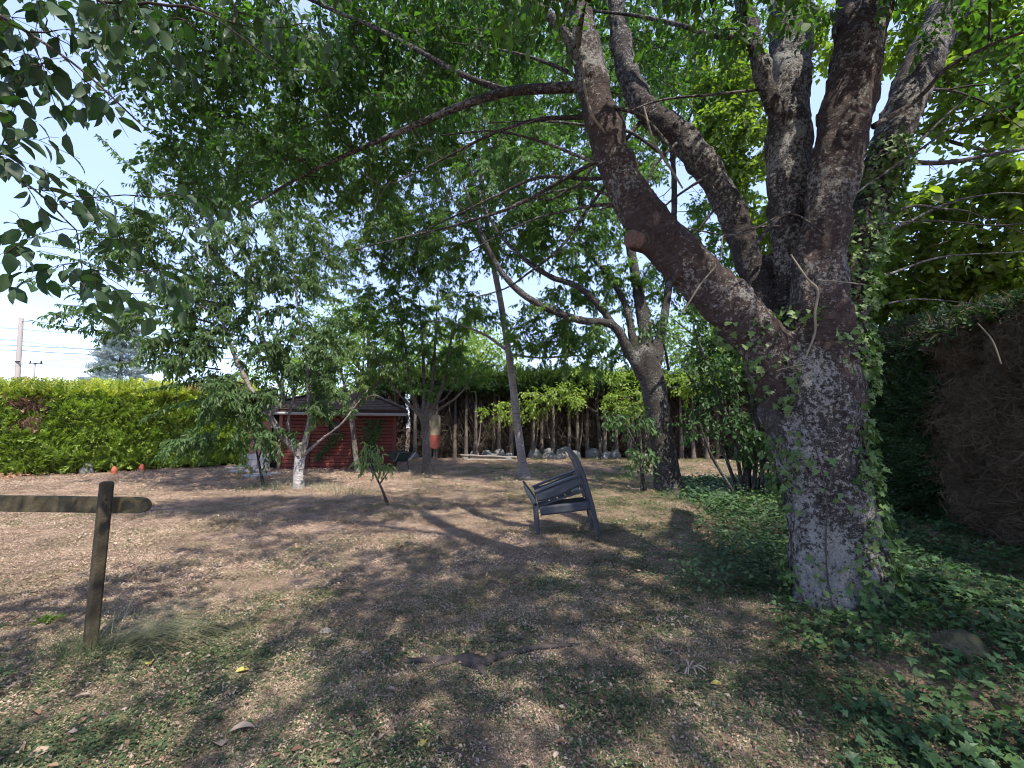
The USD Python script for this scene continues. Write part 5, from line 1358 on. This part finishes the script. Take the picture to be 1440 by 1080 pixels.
def slab(pts, thick, y0, y1, bevel=.012, bm='dark_plastic', name='rail', parent=ch):
    """A bar that follows the drawn points (px, py) in the chair's side plane, from depth y0 to y1."""
    q = smooth_path(np.array([cp(*a[:2]) for a in pts]), .04)
    th = np.interp(np.linspace(0, 1, len(q)), np.linspace(0, 1, len(pts)), [a[2] if len(a) > 2 else thick for a in pts])
    t = norm(np.gradient(q, axis=0)); n2 = np.stack([-t[:, 2], 0 * t[:, 0], t[:, 0]], 1)
    ring = []
    for sgn, yy, ins in ((1, y0 + bevel, 1), (1, y1 - bevel, 1), (1 - 0, y1, .6), (-1, y1, .6), (-1, y1 - bevel, 1), (-1, y0 + bevel, 1), (-1, y0, .6), (1, y0, .6)):
        ring.append(q + n2 * (th / 2 * ins * sgn)[:, None] + [0, yy, 0])
    V = np.stack(ring, 1).reshape(-1, 3); n, s = len(q), 8
    i = np.arange(n - 1)[:, None] * s; j = np.arange(s)[None]; k = (j + 1) % s
    Fc = np.concatenate([np.stack([i + j, i + k, i + s + k], -1).reshape(-1, 3), np.stack([i + j, i + s + k, i + s + j], -1).reshape(-1, 3)])
    Fc = np.vstack([Fc, [[0, x + 1, x] for x in range(1, s - 1)], [[(n - 1) * s, (n - 1) * s + x, (n - 1) * s + x + 1] for x in range(1, s - 1)]])
    return put(name, V, Fc, bm, parent)


back_pts = [(804, 633), (813, 645), (822, 668), (829, 694), (835, 716), (843, 752)]
for y0 in (0, YW - .07):
    slab([(801, 632, .045), (811, 645, .06), (820, 668, .065), (828, 694, .065), (834, 716, .06), (843, 754, .05)], .06, y0, y0 + .07, name='backrest_side')
slab([(800, 631), (807, 639), (812, 648)], .035, .05, YW - .05, name='backrest_rail')
for k in range(5):
    slab([(812, 650), (821, 674), (828, 698), (833, 714)], .022, .105 + k * .075, .155 + k * .075, name='backrest_slat')
for py, px in ((668, 819.5), (692, 826.5)):
    slab([(px - 3, py - 6), (px + 1, py + 6)], .05, .07, YW - .07, name='backrest_rail')
slab([(836, 722), (838, 730)], .03, .05, YW - .05, name='back_leg_stretcher')
# arms, one either side
for y0 in (0, YW - .06):
    slab([(754, 699, .14), (770, 696, .14), (790, 688, .13), (815, 677, .12)], .13, y0, y0 + .035, name='arm_side')
    slab([(751, 692), (757, 690), (790, 677), (816, 668)], .028, y0 - .02, y0 + .075, name='armrest')
    slab([(737, 683, .03), (741, 690, .05), (748, 701, .06), (754, 711, .055)], .05, y0, y0 + .05, name='arm_front')
    slab([(753, 708, .06), (755, 725, .055), (757, 752, .045)], .05, y0, y0 + .05, name='front_leg')
# seat, raised, its slats and front skirt
for k in range(5):
    f = k / 4
    slab([(762 + k * 12, 708 - k * 3.0), (772 + k * 12, 705 - k * 3.0)], .022, .07, YW - .08, name='seat_slat')
slab([(760, 712), (790, 702), (822, 692)], .03, .05, .085, name='seat_side')
slab([(760, 712), (790, 702), (822, 692)], .03, YW - .10, YW - .065, name='seat_side')
slab([(760, 720, .13), (795, 716, .13), (831, 712, .12)], .13, .05, .075, name='skirt')
slab([(760, 720, .10), (795, 716, .10), (831, 712, .10)], .10, YW - .09, YW - .07, name='skirt')

# the upright faded board beside the vase-shaped tree
bd = thing('kickboard', 'rounded board standing upright behind the vase-shaped tree, faded beige above and red below', 'board')
Yb = 19.0
c0, c1 = P(612, 631, Yb), P(614, 583, Yb)
hgt = c1[2] - c0[2]; wid = .42


def board_piece(z0, z1, rt, rb_, t=.09):
    from shapely.geometry import Polygon
    pts = []
    for (cx, cz, r, a0) in ((wid / 2 - rt, z1 - rt, rt, 0), (-wid / 2 + rt, z1 - rt, rt, 90), (-wid / 2 + rb_, z0 + rb_, rb_, 180), (wid / 2 - rb_, z0 + rb_, rb_, 270)):
        for a in np.radians(np.linspace(a0, a0 + 90, 6)):
            pts.append((cx + max(r, 1e-3) * math.cos(a), cz + max(r, 1e-3) * math.sin(a)))
    V, Fc = tm(trimesh.creation.extrude_polygon(Polygon(pts), t, engine='earcut'))
    return np.c_[V[:, 0] + c0[0], Yb - V[:, 2], V[:, 1] + c0[2]], Fc


V, Fc = board_piece(hgt * .40, hgt, .14, 0.0); put('upper_panel', V, Fc, 'faded_beige', bd)
V, Fc = board_piece(0, hgt * .398, 0.0, .15); put('lower_panel', V, Fc, 'faded_red', bd)
for dx in (-wid / 2 + .02, wid / 2 - .02):
    V, Fc = beam((c0[0] + dx, Yb - .05, c0[2] + .15), (c0[0] + dx, Yb - .05, c1[2] - .15), .05, .13); put('rim', V, Fc, 'faded_red', bd)
V, Fc = beam((c0[0], Yb + .05, -.1), (c0[0] + .02, Yb + .05, c1[2] - .3), .07, .07); put('prop', V, Fc, 'conifer_bark', bd)

# long pale poles lying in front of the back row
for k, (a, b_, lab) in enumerate([((648, 638), (727, 642), 'upper of two long pale poles lying before the back row of conifers'), ((652, 644), (722, 645), 'lower of two long pale poles lying before the back row of conifers')]):
    pa, pb_ = P(*a, 18.9 - k * .25), P(*b_, 18.9 - k * .25)
    pa[2], pb_[2] = .26 - k * .18, .16 - k * .11
    V, Fc, st = tube(np.linspace(pa, pb_, 12) + rc.normal(size=(12, 3)) * .006, np.linspace(.05, .04, 12), 9)
    tag(put('wooden_pole', V, Fc, 'pale_plank', smooth=True), lab, 'pole')
for a in (655, 715):
    pa = P(a, 643, 18.8); V, Fc = box(pa[0], 18.8, .06, .25, .22, .2, .2, bevel=.03); tag(put('block', V, Fc, 'stone'), 'small block under the %s end of the pale poles' % ('left' if a < 700 else 'right'), 'block')

# pale stones at the foot of the back row


def rock(rng, rx, ry, rz, sub=3):
    m = trimesh.creation.icosphere(sub, 1.0); V, Fc = tm(m)
    V = V * (1 + .55 * (fbm(V * 1.5 + rng.uniform(0, 50, 3), 4, 2) - .5))[:, None]
    for _ in range(5):
        n_ = norm(rng.normal(size=3)); h = rng.uniform(.65, .85); o = V @ n_ - h; V = V - np.clip(o, 0, None)[:, None] * n_
    return V * [rx, ry, rz], Fc


rk = np.random.default_rng(9)
for px, w_, h_ in [(583, 12, 18), (667, 14, 20), (684, 16, 22), (702, 18, 24), (718, 14, 20), (752, 20, 26), (771, 18, 26), (790, 20, 28), (809, 16, 22), (834, 24, 26), (853, 18, 20), (866, 16, 22), (690, 20, 14), (780, 24, 16), (843, 22, 16), (905, 16, 16)]:
    q = P(px, 645, 20.15 if h_ > 17 else 19.95)
    V, Fc = rock(rk, w_ / F * 20 * .50, .2, h_ / F * 20 * .40)
    tag(put('pale_stone', V + [q[0], q[1], h_ / F * 20 * .18], Fc, 'stone', smooth=35 > 0), 'rough whitish stone at the foot of the bare conifer stems', 'stone', 'pale stones along the foot of the back row')
q = gp(118, 668); V, Fc = rock(rk, .20, .16, .28); tag(put('pale_stone', V + q + [0, 0.1, .12], Fc, 'stone', smooth=True), 'single whitish stone at the foot of the sunny left hedge', 'stone')
q = G(1352, 952); V, Fc = rock(rk, .14, .12, .10, 5); V = V * (1 + .10 * (fbm(V * 30, 4, 5) - .5))[:, None]; tag(put('mossy_stone', V + [q[0], q[1], float(gh(q[0], q[1])) + .03], Fc, 'mossy_stone', smooth=True), 'brown mossy stone half hidden in the ivy at bottom right', 'stone')
for k, (px, py, lab) in enumerate([(160, 668, 'left of two small terracotta finials before the sunny hedge'), (199, 664, 'right of two small terracotta finials before the sunny hedge')]):
    q = gp(px, py)
    V, Fc = tm(trimesh.creation.revolve(np.array([(0, 0), (.10, 0), (.105, .03), (.085, .05), (.10, .10), (.105, .16), (.085, .23), (.05, .29), (.02, .325), (0, .335)]) * .78, sections=18))
    tag(put('garden_finial', V + q, Fc, 'terracotta', smooth=40 > 0), lab, 'garden ornament')

# wheelbarrow beside the shed
wb = thing('wheelbarrow', 'dark wheelbarrow leaning beside the right end of the red shed', 'wheelbarrow', (*P(562, 640, 15.4)[:2], 0), .5)
V, Fc = tm(trimesh.convex.convex_hull(np.array([(sx * (.30 if z else .20), sy * (.45 if z else .28) + (.1 if z and sy > 0 else 0), .28 + .30 * z) for sx in (-1, 1) for sy in (-1, 1) for z in (0, 1)])))
put('tub', V, Fc, 'green_tub', wb)
V, Fc, st = tube(np.array([(-.32, .57, .585), (.32, .57, .585), (.32, -.47, .585), (-.32, -.47, .585), (-.32, .57, .585)]), .014, 6); put('rim', V, Fc, 'dark_trim', wb)
V, Fc = tm(trimesh.creation.torus(.15, .045, 22, 10)); V = V @ R.from_euler('y', 90, degrees=True).as_matrix().T; put('wheel', V + [0, .72, .19], Fc, 'rubber', wb, smooth=True)
V, Fc = tm(trimesh.creation.cylinder(.05, .14, sections=12)); V = V @ R.from_euler('y', 90, degrees=True).as_matrix().T; put('hub', V + [0, .72, .19], Fc, 'metal_pole', wb)
for sx in (-1, 1):
    V, Fc, st = tube(smooth_path(np.array([(sx * .06, .74, .19), (sx * .18, .2, .27), (sx * .24, -.4, .34), (sx * .28, -1.0, .62)]), .08), .018, 8); put('handle', V, Fc, 'pale_plank' if sx < 0 else 'metal_pole', wb, smooth=True)
    V, Fc, st = tube(np.array([(sx * .22, -.25, .32), (sx * .24, -.32, .02)]), .016, 8); put('leg', V, Fc, 'dark_trim', wb, smooth=True)

# the half-buried root across the lawn
rt = thing('surface_root', 'gnarled bare tree root lying half buried across the lawn in the foreground', 'root')
for nm, rows in (('main_root', [(560, 928, .012), (600, 926, .018), (640, 926, .022), (655, 930, .040), (680, 935, .036), (690, 928, .022), (720, 920, .020), (752, 912, .018), (785, 908, .014), (815, 905, .006)]), ('side_root', [(665, 930, .03), (675, 942, .03), (685, 955, .01)]), ('side_root', [(640, 926, .02), (610, 935, .012), (585, 945, .006)])):
    q = np.array([[*gp(a, b_), r_ * 1.1] for a, b_, r_ in rows]); q[:, 2] += .014
    put_tube(nm, q, 'root_bark', rt, 9, .03, .35)

# ------------------------------------------------------------------ ground cover
rgr = np.random.default_rng(101)
ROOT = np.vstack([np.linspace(gp(*a)[:2], gp(*b_)[:2], 20) for a, b_ in (((560, 928), (640, 926)), ((640, 926), (680, 935)), ((680, 935), (720, 920)), ((720, 920), (785, 908)))])


def blades(rng, n, length, width, spread, lie, seg=True):
    a = rng.uniform(0, 6.28, n); r = spread * np.sqrt(rng.uniform(0, 1, n))
    pos = np.c_[r * np.cos(a), r * np.sin(a), np.zeros(n)]
    b = rng.uniform(0, 6.28, n); up = rng.uniform(lie[0], lie[1], n)
    ax = np.c_[np.cos(b), np.sin(b), up]
    ln = length * rng.uniform(.5, 1.2, n)
    return leaves(pos, ax, np.c_[-np.cos(b) * up, -np.sin(b) * up, np.ones(n)] + rng.normal(size=(n, 3)) * .2, ln, width / ln, BLADE)


TU = []
for m in ('grass_dry', 'grass_olive', 'grass_green'):
    for k in range(3):
        TU.append((*blades(rgr, 26, .042, .0036, .07, (.0, .55)), m))
def crumbs(rng, n, size, up):
    a = rng.uniform(0, 6.28, n)
    return leaves(np.c_[rng.normal(size=(n, 2)) * .045, rng.uniform(.003, .028, n)], np.c_[np.cos(a), np.sin(a), rng.uniform(-.2, up, n)], np.c_[rng.normal(size=(n, 2)) * .6, np.ones(n)], size * rng.uniform(.5, 1.3, n), rng.uniform(.3, .7, n), LEAF2)


CR0 = len(TU)
for m in ('grass_dry', 'grass_olive', 'grass_green'):
    for k in range(3):
        TU.append((*crumbs(rgr, 34, .016, .9), m))
WE0 = len(TU)
for k in range(2):       # little round-leaved weeds
    n = 9; a = rgr.uniform(0, 6.28, n)
    TU.append((*leaves(np.c_[np.cos(a) * .02, np.sin(a) * .02, rgr.uniform(.008, .03, n)], np.c_[np.cos(a), np.sin(a), rgr.uniform(-.1, .4, n)], np.tile([0, 0, 1.0], (n, 1)), rgr.uniform(.012, .024, n), .75), 'weed_leaf'))
for k, m in enumerate(('litter_brown', 'litter_brown', 'litter_pale')):
    n = 3; a = rgr.uniform(0, 6.28, n)
    TU.append((*leaves(rgr.normal(size=(n, 3)) * [.06, .06, .004] + [0, 0, .016], np.c_[np.cos(a), np.sin(a), rgr.uniform(-.3, .3, n)], np.c_[rgr.normal(size=(n, 2)) * .5, np.ones(n)], rgr.uniform(.02, .045, n), .5), m))


def in_view(n, y0, y1, rng, k=1.30, m=.8):
    y = np.sqrt(rng.uniform(y0 ** 2, y1 ** 2, n)); x = rng.uniform(-1, 1, n) * (k * y + m)
    return x, y


def ivyness(x, y):
    xb = .62 + .29 * y + .55 * (noise(np.stack([x * .9, y * .9, 0 * x], -1), 61) - .5)
    return np.clip((x - xb) / .7, 0, 1) * (y < 12.5)


def lawn(name, n, y0, y1, s0, s1, label, sizeup):
    x, y = in_view(n, y0, y1, rgr)
    # leave out what the hedges, the shed and the far row stand on
    hx = A0[0] + (A1[0] - A0[0]) * (y - A0[1]) / (A1[1] - A0[1])
    keep = (x > hx - .1) & ~((x < S1[0] + .1) & (x > S0[0] - .1) & (y > 15.0 + (x - S0[0]) * .237)) & (x < 5.4 + (y - 2.2) * .256) & (y < 20.0)
    iv_ = ivyness(x, y)
    keep &= rgr.uniform(size=n) > iv_ * .6
    keep &= (cKDTree(ROOT).query(np.c_[x, y])[0] > .05)
    x, y = x[keep], y[keep]; n = len(x)
    big = fbm(np.stack([x * .45, y * .45, 0 * x], -1), 3, 71); sm = noise(np.stack([x * 2.3, y * 2.3, 0 * x], -1), 72)
    # greener towards the ivy, under the trees and in the near foreground; straw on the open left
    g = .22 + .34 * np.clip((x + .9) / 2.5, -1, 1) + 1.5 * (big - .5) + .7 * (sm - .5) + .24 * np.clip((4.5 - y) / 2.5, -1, 1) + .12 * ((y > 7) & (x > -3.5))
    g -= .35 * (x < -5.5) * (y > 8)
    u = rgr.uniform(size=n)
    kind = np.where(u + .0 < g * .62, 2, np.where(u < g * .62 + .34, 1, 0))
    idx = kind * 3 + rgr.integers(0, 3, n) + CR0 * (rgr.uniform(size=n) < .38)
    v = rgr.uniform(size=n)
    idx = np.where((v < .16 * np.clip(g + .1, 0, 1)) & (y < 9), WE0 + rgr.integers(0, 2, n), idx)
    idx = np.where(v > .955 - .05 * (x > 0), WE0 + 2 + rgr.integers(0, 3, n), idx)
    nrm = np.tile([0, 0, 1.0], (n, 1))
    sc_ = rgr.uniform(s0, s1, n) * (1 + sizeup * np.clip(y - 3, 0, 30)) * (.75 + .6 * sm)
    scatter(name, TU, np.c_[x, y, gh(x, y) - .002], face_quats(nrm, rgr.uniform(0, 6.28, n), .06, rgr), np.c_[sc_, sc_, sc_ * rgr.uniform(.6, 1.15, n)], idx, None, label, 'grass')


lawn('near_lawn', 30000, 1.5, 4.2, .75, 1.15, 'short dry lawn of straw and green blades in the near foreground', .0)
lawn('middle_lawn', 34000, 4.15, 10, .95, 1.5, 'worn straw-coloured lawn in the middle distance round the chair', .03)
lawn('far_lawn', 18000, 9.9, 20.5, 1.6, 2.4, 'dry lawn reaching back to the shed and the conifer row', .02)

# ivy over the ground at right
IV = []
for k in range(4):
    n = 7; a = rgr.uniform(0, 6.28, n); p_ = np.c_[rgr.normal(size=(n, 2)) * .06, rgr.uniform(.02, .11, n)]
    V1, F1 = leaves(p_, np.c_[np.cos(a), np.sin(a), rgr.uniform(-.5, .1, n)], np.c_[rgr.normal(size=(n, 2)) * .35, np.ones(n)], rgr.uniform(.035, .07, n), 1.0, LEAFIVY)
    mb = MB().add(V1, F1)
    for j in range(n):
        V2, F2, st = tube(np.array([[p_[j, 0] * .4, p_[j, 1] * .4, 0], p_[j]]), .0014, 3, cap=False); mb.add(V2, F2)
    IV.append((*mb.out()[:2], 'ivy_leaf'))
n = 62000
x, y = in_view(n, 1.5, 13, rgr, 1.35, .8)
k = (rgr.uniform(size=n) < ivyness(x, y) ** 1.3 * np.where(y < 6, 1, .7) * np.clip((noise(np.stack([x * 1.9, y * 1.9, 0 * x], -1), 88) - .22) * 2.6, .38, 1)) & (x < 5.5 + (y - 2.2) * .256)
x, y = x[k], y[k]
scatter('ground_ivy', IV, np.c_[x, y, gh(x, y)], face_quats(np.tile([0, 0, 1.0], (len(x), 1)), rgr.uniform(0, 6.28, len(x)), .25, rgr), rgr.uniform(.6, 1.1, len(x)) * np.where(y > 6, 1.3, 1), rgr.integers(0, 4, len(x)), None,
        'dark green ivy carpeting the ground round the big cherry and along the right', 'ivy')
# low herbs beside the ivy edge, left of the trunk
HB_ = []
for k in range(3):
    n = 16; a = rgr.uniform(0, 6.28, n); z = rgr.uniform(.05, .30, n)
    HB_.append((*leaves(np.c_[rgr.normal(size=(n, 2)) * .07, z], np.c_[np.cos(a), np.sin(a), rgr.uniform(-.3, .4, n)], np.c_[rgr.normal(size=(n, 2)) * .3, np.ones(n)], rgr.uniform(.04, .07, n), .6, LEAF4), 'weed_leaf'))
n = 420
px = rgr.normal(1040, 50, n); py = rgr.uniform(690, 850, n); g_ = np.array([gp(a, b_) for a, b_ in zip(px, py)])
scatter('herb_patch', HB_, g_, face_quats(np.tile([0, 0, 1.0], (n, 1)), rgr.uniform(0, 6.28, n), .15, rgr), rgr.uniform(.5, 1.0, n), rgr.integers(0, 3, n), None, 'patch of leafy green herbs left of the big trunk', 'herbs')

# long grass: the fan by the post, the seedling weeds under the fruit tree


def long_grass(name, label, px, py, n, length, width, lean, spread, rng, m='grass_long'):
    c = gp(px, py); t = thing(name, label, 'grass clump', c)
    mb = MB()
    for _ in range(n):
        b0 = rng.normal(size=3) * [spread[0], spread[1], 0]
        d = norm(np.array([lean[0], lean[1], lean[2]]) + rng.normal(size=3) * [.45, .28, .22]); d[2] = abs(d[2]) * .8 + .05
        l = length * rng.uniform(.45, 1.1)
        q = np.array([b0, b0 + d * l * .5 + [0, 0, .06 * l], b0 + d * l + [0, 0, -.28 * l]]); q = smooth_path(q, l / 5); q[:, 2] = np.maximum(q[:, 2], .008)
        sd_ = norm(np.cross(d, [0, 0, 1])) * width / 2
        w_ = np.linspace(1, .15, len(q))[:, None]
        V = np.vstack([q - sd_ * w_, q + sd_ * w_]); k_ = len(q); i = np.arange(k_ - 1)
        mb.add(V, np.vstack([np.c_[i, i + 1, i + k_ + 1], np.c_[i, i + k_ + 1, i + k_]]))
    V, Fc, st = mb.out(); put('blades', V, Fc, m, t, kind='stuff')


rl = np.random.default_rng(55)
long_grass('grass_clump', 'fan of long pale grass lying to the right of the fence post', 150, 912, 230, .90, .0034, (1.0, .5, .30), (.12, .06), rl)
long_grass('grass_clump', 'short tangle of long grass round the foot of the fence post', 110, 920, 200, .34, .0035, (-.3, 0, .5), (.16, .09), rl, 'grass_green')
for k, (px, py, lab) in enumerate([(478, 692, 'tall weedy grass tuft right of the white-based fruit tree'), (505, 700, 'tall weedy grass tuft at the foot of the peach sapling'), (395, 688, 'weedy grass tuft between the sapling and the white-based fruit tree'), (360, 690, 'weedy grass round the foot of the thin sapling'), (450, 688, 'low weed tuft just right of the whitewashed trunk')]):
    long_grass('grass_clump', lab, px, py, 160, .42, .006, (0, 0, .9), (.30, .2), rl, 'grass_green' if k % 2 else 'grass_long')
# small bright weed left of the post
w_ = thing('weed', 'small bright green weed on the lawn left of the fence post', 'weed', gp(66, 872))
n = 26; a = rl.uniform(0, 6.28, n)
V, Fc = leaves(rl.normal(size=(n, 3)) * [.03, .03, 0] + [0, 0, .01], np.c_[np.cos(a), np.sin(a), rl.uniform(.2, 1.2, n)], np.c_[rl.normal(size=(n, 2)) * .2, np.ones(n)], rl.uniform(.06, .11, n), .25, LEAF4); put('leaf_rosette', V, Fc, 'sunny_leaf', w_)
dr = thing('dead_fern', 'clump of dead orange-brown fern at the foot of the left hedge', 'dead plant', gp(10, 676))
n = 110; a = rl.uniform(0, 6.28, n)
V, Fc = leaves(rl.normal(size=(n, 3)) * [.4, .12, .0] + np.c_[np.zeros((n, 2)), rl.uniform(.0, .3, n) ** 1.5], np.c_[np.cos(a), np.sin(a), rl.uniform(-.2, .8, n)], rl.normal(size=(n, 3)), rl.uniform(.06, .12, n), .4, LEAF4); put('fronds', V, Fc, 'litter_orange', dr, kind='stuff')

# ------------------------------------------------------------------ fallen leaves one can pick out
rfl = np.random.default_rng(303)


def fallen(px, py, m, size, label, group=None, curl=1.0, name='fallen_leaf'):
    q = gp(px, py); a = rfl.uniform(0, 6.28)
    V, Fc = leaves(np.zeros((1, 3)), np.array([[math.cos(a), math.sin(a), rfl.uniform(-.1, .25)]]), np.array([[rfl.normal() * .35, rfl.normal() * .35, 1]]), [size], [rfl.uniform(.45, .62)], (LEAF10[0] * [1, 1, 1.4 * curl], LEAF10[1]))
    tag(put(name, V + q + [0, 0, .022], Fc, m, smooth=True), label, 'leaf', group)


for a in [(590, 1057, 'litter_yellow', .085, 'yellow leaf flat on the lawn at the bottom edge'), (330, 944, 'litter_yellow', .085, 'bright yellow leaf on the lawn right of the fence post'), (209, 933, 'litter_yellow', .09, 'yellow leaf just right of the foot of the fence post'),
          (405, 843, 'litter_orange', .12, 'orange leaf on the bare lawn left of the middle'), (449, 885, 'litter_pale', .10, 'cream leaf catching the light left of the bare root'), (273, 858, 'litter_brown', .11, 'red-brown leaf above the fan of long grass'),
          (127, 974, 'litter_pale', .08, 'whitish leaf scrap on the lawn below the fence post'), (22, 866, 'litter_brown', .14, 'large curled brown leaf near the left edge'), (72, 1054, 'litter_brown', .10, 'tan leaf in the bottom left corner'), (1397, 1006, 'litter_orange', .11, 'curved orange-brown leaf on the ivy at bottom right'),
          (778, 1045, 'litter_orange', .08, 'upright orange leaf near the bottom middle'), (322, 1030, 'litter_pale', .11, 'upper of two curled cream leaves at lower left'), (312, 1050, 'litter_pale', .10, 'lower of two curled cream leaves at lower left'), (555, 973, 'litter_pale', .07, 'small pinkish leaf below the bare root'),
          (1015, 967, 'litter_yellow', .06, 'dull yellow round leaf at the edge of the ivy'), (1245, 980, 'litter_pale', .07, 'pale leaf at the ivy edge below the big trunk'), (1305, 1005, 'litter_brown', .08, 'brown leaf on the ivy left of the orange-brown one')]:
    fallen(*a)
for k in range(110):
    px, py = rfl.uniform(0, 1300), 1078 - 330 * rfl.uniform(0, 1) ** 1.2
    fallen(px, py, rfl.choice(['litter_brown', 'litter_brown', 'litter_brown', 'litter_pale', 'litter_orange']), rfl.uniform(.025, .055), 'small dry curled leaf scattered on the lawn', 'small dry leaves scattered on the lawn')
# pale curly scraps of dry fern near the ivy
sc_ = thing('dry_sprig', 'pale curled dry sprig lying at the edge of the ivy', 'dead plant', gp(970, 945))
for k in range(9):
    a = rfl.uniform(0, 6.28); q = np.array([[0, 0, .02], [math.cos(a) * .05, math.sin(a) * .04, .05], [math.cos(a) * .10, math.sin(a) * .08, .03]])
    V, Fc, st = tube(smooth_path(q, .02), .004, 4); put('curl', V, Fc, 'litter_pale', sc_, smooth=True)
for k, (a, b_, lab) in enumerate([((660, 905), (735, 902), 'thin dry twig lying above the bare root'), ((820, 870), (812, 898), 'short pale straw standing right of the bare root'), ((470, 1030), (500, 1040), 'dark stub of twig at the bottom left of the middle'), ((615, 1060), (655, 1063), 'dark bit of stick near the bottom middle'), ((1300, 915), (1330, 945), 'bare twig lying on the ivy by the mossy stone')]):
    pa, pb_ = gp(*a) + [0, 0, .03], gp(*b_) + [0, 0, .025]
    V, Fc, st = tube(smooth_path(np.array([pa, (pa + pb_) / 2 + rfl.normal(size=3) * .01, pb_]), .03), .005, 6)
    tag(put('fallen_twig', V, Fc, 'twig_bark' if k != 1 else 'pale_twig', smooth=True), lab, 'twig')
